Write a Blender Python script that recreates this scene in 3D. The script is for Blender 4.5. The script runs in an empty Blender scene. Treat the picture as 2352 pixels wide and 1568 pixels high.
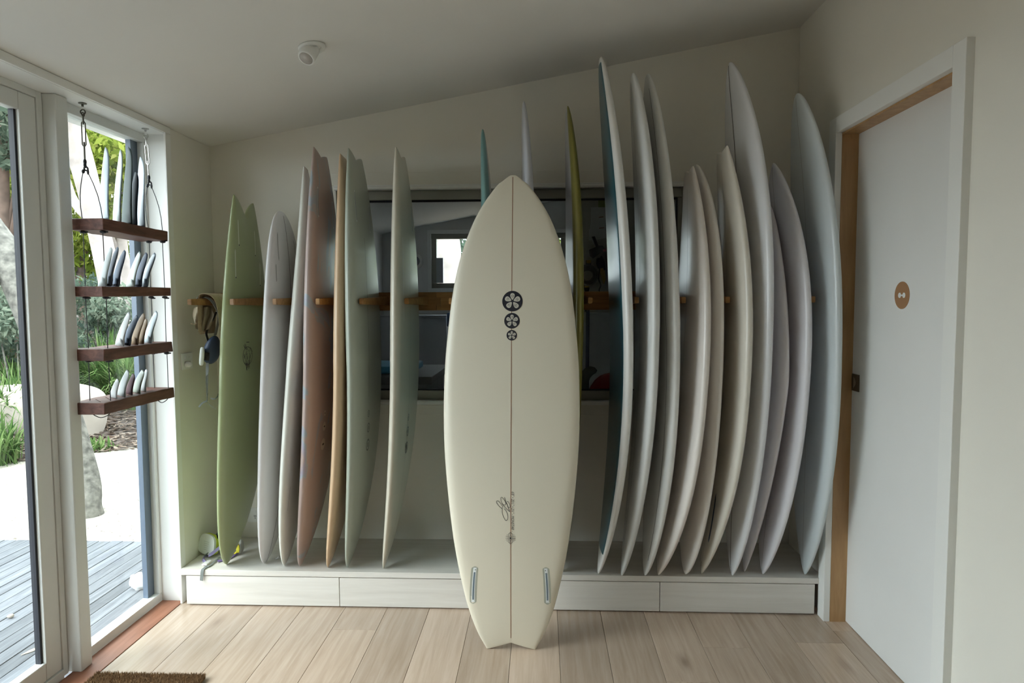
import bpy, bmesh, math, random
import numpy as np
from mathutils import Vector, Matrix
random.seed(7); rng = np.random.default_rng(7)
C = bpy.context.scene.collection
scene = bpy.context.scene

# ------------------------------------------------------------------ camera
IW, IH = 2352, 1568
FPX, YAW, PITCH, ROLL, CAMH = 1526.66, -.0427971, -.0627234, -.0041811, 1.37
def cam_axes():
    cy, sy, cp, sp = math.cos(YAW), math.sin(YAW), math.cos(PITCH), math.sin(PITCH)
    f = Vector((sy*cp, cy*cp, sp)); r = Vector((cy, -sy, 0)); u = r.cross(f)
    cr, sr = math.cos(ROLL), math.sin(ROLL)
    return cr*r + sr*u, -sr*r + cr*u, f
AX, AU, AF = cam_axes()
cam = bpy.data.cameras.new('camera'); camo = bpy.data.objects.new('camera', cam); C.objects.link(camo)
cam.sensor_width = 36; cam.lens = FPX/IW*36; cam.clip_start = .02; cam.clip_end = 300
m = Matrix((AX, AU, -AF)).transposed().to_4x4(); m.translation = Vector((0, 0, CAMH))
camo.matrix_world = m
scene.camera = camo
def at(px, py, **k):
    """point where the ray of a photo pixel meets the plane x=, y= or z= const"""
    d = AX*((px-IW/2)/FPX) - AU*((py-IH/2)/FPX) + AF
    (a, v), = k.items(); i = 'xyz'.index(a); o = Vector((0, 0, CAMH))
    return o + d*((v-o[i])/d[i])

# ------------------------------------------------------------------ world, light, exposure
world = bpy.data.worlds.new('world'); scene.world = world; world.use_nodes = True
wn = world.node_tree; bg = wn.nodes['Background']
SKY = 7.2
bg.inputs['Color'].default_value = (.85, .94, 1.0, 1); bg.inputs['Strength'].default_value = SKY
scene.view_settings.view_transform = 'Standard'; scene.view_settings.look = 'None'
scene.view_settings.gamma = 1; scene.view_settings.use_curve_mapping = False
scene.view_settings.exposure = 0.16
sun = bpy.data.lights.new('sun_offscreen', 'SUN'); suno = bpy.data.objects.new('sun_offscreen', sun); C.objects.link(suno)
sun.energy = 1.5; sun.angle = math.radians(25); sun.color = (1, .96, .88)
suno.rotation_euler = Vector((.62, .38, -.75)).to_track_quat('-Z', 'Y').to_euler()
scene.cycles.max_bounces = 14; scene.cycles.diffuse_bounces = 8; scene.cycles.transparent_max_bounces = 16
scene.cycles.sample_clamp_indirect = 8
scene.cycles.use_denoising = True

# ------------------------------------------------------------------ materials
M = {}
def nt(name):
    mt = bpy.data.materials.new(name); mt.use_nodes = True; t = mt.node_tree
    return mt, t, t.nodes['Principled BSDF']
def N(t, kind, **k):
    n = t.nodes.new(kind)
    for a, b in k.items():
        if a in n.inputs: n.inputs[a].default_value = b
        else: setattr(n, a, b)
    return n
def ramp(t, fac, stops):
    r = t.nodes.new('ShaderNodeValToRGB'); e = r.color_ramp.elements
    while len(e) < len(stops): e.new(.5)
    for i, (p, c) in enumerate(stops): e[i].position = p; e[i].color = (*c, 1)
    t.links.new(fac, r.inputs[0]); return r.outputs[0]
def coords(t, scale=(1, 1, 1), obj=True, rnd=False):
    tc = t.nodes.new('ShaderNodeTexCoord'); mp = N(t, 'ShaderNodeMapping'); mp.inputs['Scale'].default_value = scale
    t.links.new(tc.outputs['Object' if obj else 'Generated'], mp.inputs[0])
    if rnd:
        oi = t.nodes.new('ShaderNodeObjectInfo'); mu = N(t, 'ShaderNodeMath', operation='MULTIPLY'); mu.inputs[1].default_value = 37
        t.links.new(oi.outputs['Random'], mu.inputs[0]); cx = t.nodes.new('ShaderNodeCombineXYZ')
        for i in range(3): t.links.new(mu.outputs[0], cx.inputs[i])
        t.links.new(cx.outputs[0], mp.inputs['Location'])
    return mp.outputs[0]
def bump(t, b, h, strength=.2, dist=.01):
    n = N(t, 'ShaderNodeBump', Strength=strength, Distance=dist); t.links.new(h, n.inputs['Height']); t.links.new(n.outputs[0], b.inputs['Normal'])
def plain(name, col, rough=.5, var=.04, scale=6, spec=.5, coat=0, metal=0, bmp=0, bscale=60, trans=0):
    if name in M: return M[name]
    mt, t, b = nt(name); co = coords(t)
    n = N(t, 'ShaderNodeTexNoise', Scale=scale, Detail=4.0); t.links.new(co, n.inputs['Vector'])
    lo = tuple(max(0, c*(1-var)) for c in col); hi = tuple(min(1, c*(1+var)) for c in col)
    t.links.new(ramp(t, n.outputs['Fac'], [(.3, lo), (.7, hi)]), b.inputs['Base Color'])
    b.inputs['Roughness'].default_value = rough; b.inputs['Specular IOR Level'].default_value = spec
    b.inputs['Metallic'].default_value = metal
    if coat: b.inputs['Coat Weight'].default_value = coat; b.inputs['Coat Roughness'].default_value = .18
    if trans: b.inputs['Transmission Weight'].default_value = trans
    if bmp:
        n2 = N(t, 'ShaderNodeTexNoise', Scale=bscale, Detail=3.0); t.links.new(co, n2.inputs['Vector']); bump(t, b, n2.outputs['Fac'], bmp, .004)
    M[name] = mt; return mt
def wood(name, c1, c2, c3, scale=(1, 1, 1), rough=.5, rnd=.12, knots=False, gs=5.0):
    mt, t, b = nt(name); co = coords(t, scale, rnd=True)
    n = N(t, 'ShaderNodeTexNoise', Scale=gs, Detail=6.0, Roughness=.6, Distortion=.6); t.links.new(co, n.inputs['Vector'])
    col = ramp(t, n.outputs['Fac'], [(.28, c1), (.5, c2), (.72, c3)])
    oi = t.nodes.new('ShaderNodeObjectInfo'); hs = t.nodes.new('ShaderNodeHueSaturation')
    mr = N(t, 'ShaderNodeMapRange'); mr.inputs['To Min'].default_value = 1-rnd; mr.inputs['To Max'].default_value = 1+rnd
    t.links.new(oi.outputs['Random'], mr.inputs[0]); t.links.new(mr.outputs[0], hs.inputs['Value']); t.links.new(col, hs.inputs['Color'])
    out = hs.outputs[0]
    if knots:
        co2 = coords(t, (4.5, 1.6, 4), rnd=True); v = N(t, 'ShaderNodeTexVoronoi', Scale=1.0); t.links.new(co2, v.inputs['Vector'])
        k = ramp(t, v.outputs['Distance'], [(.03, (.25, .2, .18)), (.09, (.8, .77, .75)), (.16, (1, 1, 1))])
        mx = N(t, 'ShaderNodeMix', data_type='RGBA', blend_type='MULTIPLY'); mx.inputs[0].default_value = .75
        t.links.new(out, mx.inputs[6]); t.links.new(k, mx.inputs[7]); out = mx.outputs[2]
    t.links.new(out, b.inputs['Base Color']); b.inputs['Roughness'].default_value = rough
    n3 = N(t, 'ShaderNodeTexNoise', Scale=gs*7, Detail=3.0); t.links.new(co, n3.inputs['Vector']); bump(t, b, n3.outputs['Fac'], .12, .002)
    M[name] = mt; return mt
def glass_mat(name, tint=(.97, .99, .98)):
    mt = bpy.data.materials.new(name); mt.use_nodes = True; t = mt.node_tree; t.nodes.clear()
    o = t.nodes.new('ShaderNodeOutputMaterial'); mx = t.nodes.new('ShaderNodeMixShader'); tr = t.nodes.new('ShaderNodeBsdfTransparent')
    gl = t.nodes.new('ShaderNodeBsdfGlossy'); lw = N(t, 'ShaderNodeLayerWeight'); pw = N(t, 'ShaderNodeMath', operation='POWER'); pw.inputs[1].default_value = 5; fr = N(t, 'ShaderNodeMath', operation='MULTIPLY_ADD'); fr.inputs[1].default_value = .5; fr.inputs[2].default_value = .022
    t.links.new(lw.outputs['Facing'], pw.inputs[0]); t.links.new(pw.outputs[0], fr.inputs[0])
    tr.inputs[0].default_value = (*tint, 1); gl.inputs['Roughness'].default_value = .01
    t.links.new(fr.outputs[0], mx.inputs[0]); t.links.new(tr.outputs[0], mx.inputs[1]); t.links.new(gl.outputs[0], mx.inputs[2]); t.links.new(mx.outputs[0], o.inputs[0])
    M[name] = mt; return mt
def leaf_mat(name, cols, trl=.45):
    mt = bpy.data.materials.new(name); mt.use_nodes = True; t = mt.node_tree; t.nodes.clear()
    o = t.nodes.new('ShaderNodeOutputMaterial'); mx = t.nodes.new('ShaderNodeMixShader'); mx.inputs[0].default_value = trl
    d = t.nodes.new('ShaderNodeBsdfDiffuse'); tl = t.nodes.new('ShaderNodeBsdfTranslucent')
    a = N(t, 'ShaderNodeAttribute', attribute_name='tint')
    c = ramp(t, a.outputs['Fac'], cols)
    for s in (d, tl): t.links.new(c, s.inputs['Color'])
    t.links.new(d.outputs[0], mx.inputs[1]); t.links.new(tl.outputs[0], mx.inputs[2]); t.links.new(mx.outputs[0], o.inputs[0])
    M[name] = mt; return mt

wall_m = plain('wall_paint', (.80, .775, .70), .75, .012, 3, spec=.3, bmp=.03, bscale=180)
ceil_m = plain('ceiling_paint', (.80, .785, .745), .85, .012, 3, spec=.2)
trim_m = plain('trim_paint', (.83, .83, .80), .45, .012, 4)
door_m = plain('door_paint', (.80, .80, .78), .5, .012, 4)
alu_m = plain('powdercoat_white', (.70, .71, .68), .4, .02, 5)
alu2_m = plain('powdercoat_grey', (.30, .30, .26), .42, .03, 5)
steel_m = plain('slate_edge', (.10, .13, .18), .35, .05, 5)
rubber_m = plain('dark_seal', (.012, .013, .02), .6, .1)
bench_m = wood('limed_ply', (.66, .63, .58), (.72, .69, .64), (.77, .745, .70), (.5, 6, 9), .5, .015, gs=4)
floor_m = wood('limed_oak', (.44, .335, .25), (.51, .40, .31), (.575, .465, .375), (15, .8, 3), .26, .17, True, gs=3.2)
pine_m = wood('honey_timber', (.24, .115, .035), (.36, .185, .06), (.46, .26, .10), (2.2, 14, 14), .42, .16, gs=3)
pinel_m = wood('rail_timber', (.27, .125, .04), (.38, .19, .065), (.47, .255, .10), (1.6, 14, 22), .42, .22, gs=3)
jamb_m = wood('jamb_timber', (.36, .205, .085), (.44, .26, .115), (.52, .32, .15), (10, 10, 1.2), .4, .02, gs=3)
red_m = wood('redwood', (.055, .018, .012), (.115, .042, .028), (.18, .075, .05), (9, 1.5, 12), .55, .15, gs=4)
sillw_m = wood('threshold_timber', (.20, .075, .04), (.27, .11, .06), (.34, .15, .09), (9, 1.2, 8), .5, .02, gs=3)
deck_m = wood('weathered_deck', (.060, .064, .072), (.100, .106, .117), (.150, .157, .168), (14, 1.1, 6), .8, .25, gs=3)
glass_m = glass_mat('window_glass'); glass2_m = glass_mat('workshop_glass', (.95, .97, .97))
white_m = plain('white_plastic', (.82, .82, .8), .35)
black_m = plain('black_print', (.02, .02, .022), .5)
steelb_m = plain('bright_steel', (.55, .55, .53), .28, .05, 20, metal=1)
cable_m = plain('dark_cable', (.04, .04, .045), .4, .1, metal=.6)

# ------------------------------------------------------------------ mesh helpers
def wloc(p):
    v = Vector((0, 0, 0))
    while p is not None: v += p.location; p = p.parent
    return v
def link(name, verts, faces, mat, parent=None, smooth=False, origin=None, mats=None, mi=None):
    if parent is not None: o0 = wloc(parent)
    elif origin is not None: o0 = Vector(origin)
    else:
        a = np.array(verts, float); o0 = Vector(((a[:, 0].min()+a[:, 0].max())/2, (a[:, 1].min()+a[:, 1].max())/2, a[:, 2].min()))
    me = bpy.data.meshes.new(name)
    a = np.array([tuple(v) for v in verts], float) - np.array(tuple(o0))
    me.from_pydata(a.tolist(), [], [tuple(int(i) for i in f) for f in faces]); me.update()
    ob = bpy.data.objects.new(name, me); C.objects.link(ob)
    if parent is not None: ob.parent = parent
    else: ob.location = o0
    for x in (mats or [mat]): me.materials.append(x)
    if mi is not None: me.polygons.foreach_set('material_index', mi)
    if smooth: me.polygons.foreach_set('use_smooth', [True]*len(me.polygons))
    return ob
class MB:
    def __init__(s): s.v = []; s.f = []
    def add(s, v, f):
        n = len(s.v); s.v += [tuple(p) for p in v]; s.f += [tuple(i+n for i in q) for q in f]; return s
    def box(s, x0, x1, y0, y1, z0, z1, bev=0):
        if bev:
            b = min(bev, (x1-x0)*.45, (y1-y0)*.45, (z1-z0)*.45)
            bm = bmesh.new(); bmesh.ops.create_cube(bm, size=1)
            for v in bm.verts: v.co = Vector((x0+(v.co.x+.5)*(x1-x0), y0+(v.co.y+.5)*(y1-y0), z0+(v.co.z+.5)*(z1-z0)))
            bmesh.ops.bevel(bm, geom=list(bm.edges), offset=b, segments=2, affect='EDGES', profile=.5)
            return s.bm(bm)
        v = [(x, y, z) for x in (x0, x1) for y in (y0, y1) for z in (z0, z1)]
        return s.add(v, [(0, 1, 3, 2), (4, 6, 7, 5), (0, 4, 5, 1), (2, 3, 7, 6), (0, 2, 6, 4), (1, 5, 7, 3)])
    def bm(s, bm):
        bm.verts.index_update(); v = [x.co.copy() for x in bm.verts]; f = [[q.index for q in p.verts] for p in bm.faces]; bm.free(); return s.add(v, f)
    def tube(s, pts, r, n=8, cap=True):
        pts = [Vector(p) for p in pts]; rs = r if hasattr(r, '__len__') else [r]*len(pts)
        base = len(s.v); u = None
        for i, p in enumerate(pts):
            d = (pts[min(i+1, len(pts)-1)]-pts[max(i-1, 0)]).normalized()
            if u is None: u = d.orthogonal().normalized()
            else: u = (u - d*u.dot(d)).normalized()
            w = d.cross(u)
            for k in range(n):
                a = 2*math.pi*k/n; s.v.append(tuple(p + (u*math.cos(a)+w*math.sin(a))*rs[i]))
        for i in range(len(pts)-1):
            for k in range(n): s.f.append((base+i*n+k, base+i*n+(k+1) % n, base+(i+1)*n+(k+1) % n, base+(i+1)*n+k))
        if cap: s.f.append(tuple(base+k for k in range(n))[::-1]); e = base+(len(pts)-1)*n; s.f.append(tuple(e+k for k in range(n)))
        return s
    def ribbon(s, pts, wd, wv, th=.002):
        """flat strap along pts, width vector wv"""
        pts = [Vector(p) for p in pts]; base = len(s.v); n = len(pts)
        for i, p in enumerate(pts):
            d = (pts[min(i+1, n-1)]-pts[max(i-1, 0)]).normalized(); w = Vector(wv[i] if isinstance(wv, list) else wv); w = (w-d*w.dot(d)).normalized(); k = d.cross(w)
            ww = wd[i] if hasattr(wd, '__len__') else wd
            for a, b in ((-1, -1), (1, -1), (1, 1), (-1, 1)): s.v.append(tuple(p + w*a*ww/2 + k*b*th/2))
        for i in range(n-1):
            for k in range(4): s.f.append((base+i*4+k, base+i*4+(k+1) % 4, base+i*4+4+(k+1) % 4, base+i*4+4+k))
        s.f.append((base+3, base+2, base+1, base)); e = base+(n-1)*4; s.f.append((e, e+1, e+2, e+3)); return s
    def prism(s, poly, fr, th):
        """poly 2D points extruded; fr = (origin, ex, ey, en); from 0 to th along en"""
        o, ex, ey, en = [Vector(q) for q in fr]; n = len(poly); v = [o+ex*a+ey*b for a, b in poly] + [o+ex*a+ey*b+en*th for a, b in poly]
        return s.add(v, [tuple(range(n))[::-1], tuple(range(n, 2*n))] + [(i, (i+1) % n, n+(i+1) % n, n+i) for i in range(n)])
    def ell(s, c, r, rot=None, seg=16, ring=10, fn=None):
        bm = bmesh.new(); bmesh.ops.create_uvsphere(bm, u_segments=seg, v_segments=ring, radius=1)
        for v in bm.verts:
            p = v.co.copy()
            if fn: p = fn(p)
            p = Vector((p.x*r[0], p.y*r[1], p.z*r[2]))
            if rot is not None: p = rot @ p
            v.co = p + Vector(c)
        return s.bm(bm)
    def ring(s, c, nrm, R, r, n=20, k=8):
        nrm = Vector(nrm).normalized(); u = nrm.orthogonal().normalized(); w = nrm.cross(u); base = len(s.v); c = Vector(c)
        for i in range(n):
            a = 2*math.pi*i/n; e = u*math.cos(a)+w*math.sin(a)
            for j in range(k):
                b = 2*math.pi*j/k; s.v.append(tuple(c + e*(R+r*math.cos(b)) + nrm*r*math.sin(b)))
        for i in range(n):
            for j in range(k): s.f.append((base+i*k+j, base+((i+1) % n)*k+j, base+((i+1) % n)*k+(j+1) % k, base+i*k+(j+1) % k))
        return s
    def lathe(s, prof, c, ax, n=28, cap=True):
        """prof list of (radius, height along ax)"""
        ax = Vector(ax).normalized(); u = ax.orthogonal().normalized(); w = ax.cross(u); c = Vector(c); base = len(s.v)
        for r, h in prof:
            for k in range(n): a = 2*math.pi*k/n; s.v.append(tuple(c+ax*h+(u*math.cos(a)+w*math.sin(a))*r))
        for i in range(len(prof)-1):
            for k in range(n): s.f.append((base+i*n+k, base+i*n+(k+1) % n, base+(i+1)*n+(k+1) % n, base+(i+1)*n+k))
        if not cap: return s
        s.f.append(tuple(base+k for k in range(n))[::-1]); e = base+(len(prof)-1)*n; s.f.append(tuple(e+k for k in range(n))); return s
    def build(s, name, mat, parent=None, smooth=False, origin=None): return link(name, s.v, s.f, mat, parent, smooth, origin)
def tag(o, label, cat, group=None):
    o['label'] = label; o['category'] = cat
    if group: o['group'] = group
    return o
def empty(name, loc):
    o = bpy.data.objects.new(name, None); C.objects.link(o); o.location = loc; o.empty_display_size = .05; return o
def thing(name, loc, label, cat, group=None): return tag(empty(name, loc), label, cat, group)
def struct(o): o['kind'] = 'structure'; return o
def spline(pts, n=8):
    """catmull-rom through pts"""
    P = [Vector(p) for p in pts]; P = [P[0]*2-P[1]] + P + [P[-1]*2-P[-2]]; out = []
    for i in range(1, len(P)-2):
        for k in range(n):
            t = k/n; a, b, c, d = P[i-1], P[i], P[i+1], P[i+2]
            out.append(.5*((2*b) + (c-a)*t + (2*a-5*b+4*c-d)*t*t + (3*b-a-3*c+d)*t**3))
    return out + [P[-2]]

# ------------------------------------------------------------------ room shell
XL, XR, YB, YF = -1.63, 1.224, 3.27, -4.6
CS = .18
def cz(x): return 2.13 + CS*(x-XL)
# floor: oak planks, each a piece
fl = struct(MB().box(-1.735, 1.40, YF, 3.39, -.10, -.016).build('floor', plain('subfloor_ply', (.42, .33, .24), .8)))
PW = .189; edges = [-1.632]
x = -1.44
while x < 1.34: edges.append(x); x += PW
edges.append(1.34)
joints = {4: [2.66, .9], 11: [2.33, .4], 12: [2.57, .9], 13: [2.32, .3], 14: [2.62, .8], 15: [2.72, 1.0]}
for i in range(len(edges)-1):
    js = joints.get(i, [2.2-.9*((i*.618) % 1), .2-.5*((i*.37) % 1)])
    ys = [3.27] + js + [-1.9, YF]
    for a, b in zip(ys[:-1], ys[1:]):
        if a-b < .05: continue
        MB().box(edges[i]+.0006, edges[i+1]-.0006, b+.0005, a-.0005, -.016, 0, .0012).build('floor_plank', floor_m, fl)
# ceiling slab
v = [(XL-.25, YF-.1, cz(XL-.25)), (1.45, YF-.1, cz(1.45)), (1.45, YB+.12, cz(1.45)), (XL-.25, YB+.12, cz(XL-.25))]
v = v + [(a, b, c+.12) for a, b, c in v]
struct(link('ceiling', v, [(0, 1, 2, 3), (7, 6, 5, 4), (0, 4, 5, 1), (1, 5, 6, 2), (2, 6, 7, 3), (3, 7, 4, 0)], ceil_m))
# back wall with its window opening
WX0, WX1, WZ0, WZ1 = -1.0, .685, .872, 1.912
mb = MB(); y0, y1 = YB, YB+.12
def wallpoly(mb, x0, x1, z0a, z0b, z1a, z1b):
    vv = [(x, y, z) for y in (y0, y1) for x, z in ((x0, z0a), (x1, z0b), (x1, z1b), (x0, z1a))]
    mb.add(vv, [(0, 3, 2, 1), (4, 5, 6, 7), (0, 1, 5, 4), (1, 2, 6, 5), (2, 3, 7, 6), (3, 0, 4, 7)])
wallpoly(mb, -1.80, WX0, 0, 0, cz(-1.8)+.02, cz(WX0)+.02)
wallpoly(mb, WX0, WX1, 0, 0, WZ0, WZ0)
wallpoly(mb, WX0, WX1, WZ1, WZ1, cz(WX0)+.02, cz(WX1)+.02)
wallpoly(mb, WX1, 1.40, 0, 0, cz(WX1)+.02, cz(1.4)+.02)
struct(mb.build('wall_back', wall_m))
# left wall: short return and lintel, the rest is glazing
struct(MB().box(-1.80, XL, 2.912, YB-.001, 0, 2.128).build('wall_left', wall_m))
struct(MB().box(-1.80, XL-.004, .80, 2.910, 2.108, 2.20).box(-1.80, XL, YF-.1, .80, -.05, 2.128).build('wall_left_lintel', wall_m))
struct(MB().box(XL-.004, XL+.006, .80, 2.908, 2.100, 2.129, .002).build('trim_1', trim_m))
struct(MB().box(XL-.004, XL+.006, 2.868, 2.908, 0, 2.100, .002).build('trim_2', trim_m))
struct(MB().box(-1.80, XL-.003, 2.900, 2.911, 0, 2.108).build('trim_3', trim_m))
struct(MB().box(-1.80, XL-.005, .80, 2.899, 2.100, 2.107).build('trim_4', trim_m))
struct(MB().box(-1.735, -1.6335, .80, 2.899, -.04, .002, .002).build('trim_5', sillw_m))
# right wall around the pocket door
DY0, DY1, DZ = 2.035, 2.800, 2.04
mb = MB()
for a, b in ((YF, DY0), (DY1+.015, YB-.001)): mb.box(XR, 1.40, a, b, -.02, cz(1.4)+.02)
mb.box(XR, 1.40, DY0, DY1+.015, DZ+.012, cz(1.4)+.02)
struct(mb.build('wall_right', wall_m))
struct(MB().box(-1.8, 1.4, YF-.12, YF, -.02, 2.8).build('wall_front', wall_m))
# interior door: white casing, timber jamb, white leaf
d = struct(empty('door_2', (1.30, 2.42, 0)))
casing_m = plain('casing_paint', (.83, .83, .80), .45, .012, 4)
MB().box(1.200, 1.226, 1.973, DY0, 0, 2.103, .0015).build('casing', casing_m, d)
MB().box(1.200, 1.226, DY1, 2.862, 0, 2.103, .0015).build('casing', casing_m, d)
MB().box(1.200, 1.226, DY0+.0005, DY1-.0005, DZ, 2.103, .0015).build('casing_head', casing_m, d)
MB().box(1.226, 1.292, DY1-.001, DY1+.014, 0, DZ+.01).build('jamb', jamb_m, d)
MB().box(1.226, 1.292, DY0-.012, DY0+.001, 0, DZ+.01).build('jamb', jamb_m, d)
MB().box(1.226, 1.292, DY0+.001, DY1-.001, DZ-.006, DZ+.01).build('jamb_head', jamb_m, d)
leaf = MB().box(1.292, 1.33, DY0-.01, DY1+.012, .004, DZ+.008, .001).build('door_leaf', door_m, d)
hp = plain('bronze_pull', (.16, .14, .11), .35, .05, metal=.8)
pull = MB().box(1.287, 1.293, 2.735, 2.795, .99, 1.06, .002).build('flush_pull', hp, d)
MB().prism([(-.008+.02*math.sin(math.pi*k/10), -.024+.048*k/10) for k in range(11)], ((1.2865, 2.768, 1.025), (0, -1, 0), (0, 0, 1), (-1, 0, 0)), .0006).build('finger_recess', steelb_m, pull)
c = at(2072, 676, x=1.2915); bronze = plain('tan_vinyl', (.36, .19, .09), .6)
sg = tag(MB().prism([(.049*math.cos(2*math.pi*k/48), .049*math.sin(2*math.pi*k/48)) for k in range(48)], ((1.2918, c.y, c.z-.003), (0, -1, 0), (0, 0, 1), (-1, 0, 0)), .0012).build('door_sticker', bronze), 'round tan sticker with a white bone shape on the white door', 'sticker')
hp2 = []
for sx in (1, -1):
    pts = []
    for k in range(13):
        a = -math.pi/2 + math.pi*k/12
        pts.append((sx*(.011+.0125*abs(math.cos(a))**.7), .0095*math.sin(a)))
    pts += [(sx*.010, .0095), (sx*.005, .003), (sx*0, .0022), (sx*0, -.0022), (sx*.005, -.003), (sx*.010, -.0095)]
    hp2.append(pts)
for pts in hp2: MB().prism(pts, ((1.2905, c.y, c.z-.003), (0, -1, 0), (0, 0, 1), (-1, 0, 0)), .0006).build('bone_shape', white_m, sg)

# left glazing
w = struct(empty('window_1', (-1.76, 2.64, 0)))
MB().box(-1.785, -1.735, 2.372, 2.900, 2.064, 2.100, .002).build('frame_head', alu_m, w)
MB().box(-1.785, -1.735, 2.372, 2.900, .0, .04, .002).build('frame_sill', alu_m, w)
MB().box(-1.785, -1.735, 2.880, 2.900, .04, 2.064, .002).build('frame_stile', alu_m, w)
MB().box(-1.785, -1.735, 2.372, 2.384, .04, 2.064, .002).build('frame_stile', alu_m, w)
MB().box(-1.782, -1.760, 2.832, 2.880, .04, 2.064).build('glazing_bead', steel_m, w)
MB().box(-1.762, -1.756, 2.384, 2.880, .04, 2.064).build('pane', glass_m, w)
MB().box(-1.785, -1.698, 2.308, 2.371, .0, 2.100, .006).build('mullion', alu_m, w)
def slider(name, y0, y1, front):
    d = struct(empty(name, (-1.76, (y0+y1)/2, 0))); xa, xb = (-1.785, -1.748) if front else (-1.825, -1.79)
    MB().box(xa, xb, y1-.075, y1, .03, 2.075, .003).build('stile', alu_m, d)
    MB().box(xa, xb, y0, y0+.075, .03, 2.075, .003).build('stile', alu_m, d)
    MB().box(xa+.001, xb-.001, y0+.075, y1-.075, 2.015, 2.075, .003).build('top_rail', alu_m, d)
    MB().box(xa+.001, xb-.001, y0+.075, y1-.075, .03, .095, .003).build('bottom_rail', alu_m, d)
    for a, b in ((y1-.085, y1-.075), (y0+.075, y0+.085)): MB().box(xa+.006, xb-.012, a, b, .095, 2.015).build('seal', rubber_m, d)
    MB().box(xa+.014, xa+.020, y0+.075, y1-.075, .095, 2.015).build('pane', glass_m, d)
    return d
slider('door_1', 1.05, 2.278, True)
slider('door_3', .82, 1.12, False)
struct(MB().box(-1.83, -1.745, 2.280, 2.306, 0, 2.100, .002).box(-1.83, -1.745, .80, 2.280, 2.076, 2.100, .002).box(-1.83, -1.742, .80, 2.280, -.02, .028, .002).build('trim_6', alu_m))

# ------------------------------------------------------------------ back window
w2 = struct(empty('window_2', (-.16, YB, WZ0)))
MB().box(WX0-.07, WX1+.06, YB-.010, YB, 1.932, 1.992, .002).build('architrave', wall_m, w2)
MB().box(WX0-.07, WX1+.06, YB-.010, YB, .80, .850, .002).build('architrave', wall_m, w2)
MB().box(WX1, WX1+.06, YB-.010, YB, .851, 1.931, .002).build('architrave', wall_m, w2)
MB().box(WX0-.07, WX0, YB-.010, YB, .851, 1.931, .002).build('architrave', wall_m, w2)
MB().box(WX0-.01, WX1+.01, YB-.026, YB+.02, 1.906, 1.924, .006).box(WX0-.01, WX1+.01, YB-.02, YB+.0, 1.924, 1.931, .002).build('head_moulding', trim_m, w2)
MB().box(WX0-.01, WX1+.01, YB-.026, YB+.02, .852, .874, .006).build('sill_moulding', trim_m, w2)
for n, a in (('frame_head', (WX0, WX1, YB+.0, YB+.06, 1.860, 1.906)), ('frame_sill', (WX0, WX1, YB+.0, YB+.06, .874, .920)), ('frame_stile', (WX0, WX0+.03, YB+.0, YB+.06, .920, 1.860)), ('frame_stile', (WX1-.022, WX1, YB+.0, YB+.06, .920, 1.860))):
    MB().box(*a, .003).build(n, alu2_m, w2)
MB().box(WX0+.03, WX1-.022, YB+.012, YB+.03, 1.852, 1.860).box(WX0+.03, WX1-.022, YB+.012, YB+.03, .920, .926).box(WX1-.027, WX1-.022, YB+.012, YB+.03, .926, 1.852).build('seal', rubber_m, w2)
MB().box(WX0+.03, WX1-.022, YB+.030, YB+.035, .920, 1.860).build('pane', glass2_m, w2)
struct(MB().box(WX0, WX1, YB+.062, YB+.16, .872, .905, .003).build('trim_7', alu2_m))

# ------------------------------------------------------------------ drawer bench
BF, BZ = 2.855, .165
b = thing('drawer_bench', (-.19, 3.06, 0), 'long low limed-ply bench with four plain drawer fronts along the back wall', 'bench')
MB().box(XL+.008, XR-.002, BF-.002, YB-.002, BZ-.025, BZ, .0015).build('bench_top', bench_m, b)
MB().box(XL+.03, XR-.04, BF+.022, YB-.01, .001, BZ-.026).build('carcass', bench_m, b)
dx = [-1.598, -.898, -.190, .520, 1.186]
for i in range(4): MB().box(dx[i]+.0015, dx[i+1]-.0015, BF+.001, BF+.02, .006, BZ-.029, .001).build('drawer_front', bench_m, b)

# ------------------------------------------------------------------ rack: rail with tapered pegs
rk = thing('surfboard_rack', (-.2, 3.22, 1.318), 'honey timber wall rail with a row of tapered pegs between surfboards', 'rack')
RZ0, RZ1, RY0, RY1 = 1.320, 1.408, 3.207, 3.232
jx = at(1002, 690, y=3.207).x
tab = [(jx, RZ0), (jx, 1.347), (jx+.004, 1.347), (jx+.010, 1.338), (jx+.020, 1.338), (jx+.020, 1.380), (jx, 1.380), (jx, RZ1)]
lp = [(XL+.012, RZ1), (XL+.012, RZ0)] + tab
rp = [(1.205, RZ0), (1.205, RZ1)] + [(a+.0012, bb) for a, bb in tab[::-1]]
for poly in (lp, rp): MB().prism([(a-0, c2) for a, c2 in poly], ((0, RY0, 0), (1, 0, 0), (0, 0, 1), (0, 1, 0)), RY1-RY0).build('rail', pinel_m, rk)
for xx in (-1.60, -1.12, .74, 1.18): MB().box(xx-.015, xx+.015, RY1+.0005, YB-.0012 if not (-1.08 < xx < .75) else YB-.012, RZ0+.01, RZ1-.01).build('mounting_block', pinel_m, rk)
PEGX = [-1.478, -1.296, -1.113, -.930, -.746, -.556, -.37, -.178, .012, .205, .395, .585, .763, 1.104]
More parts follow.
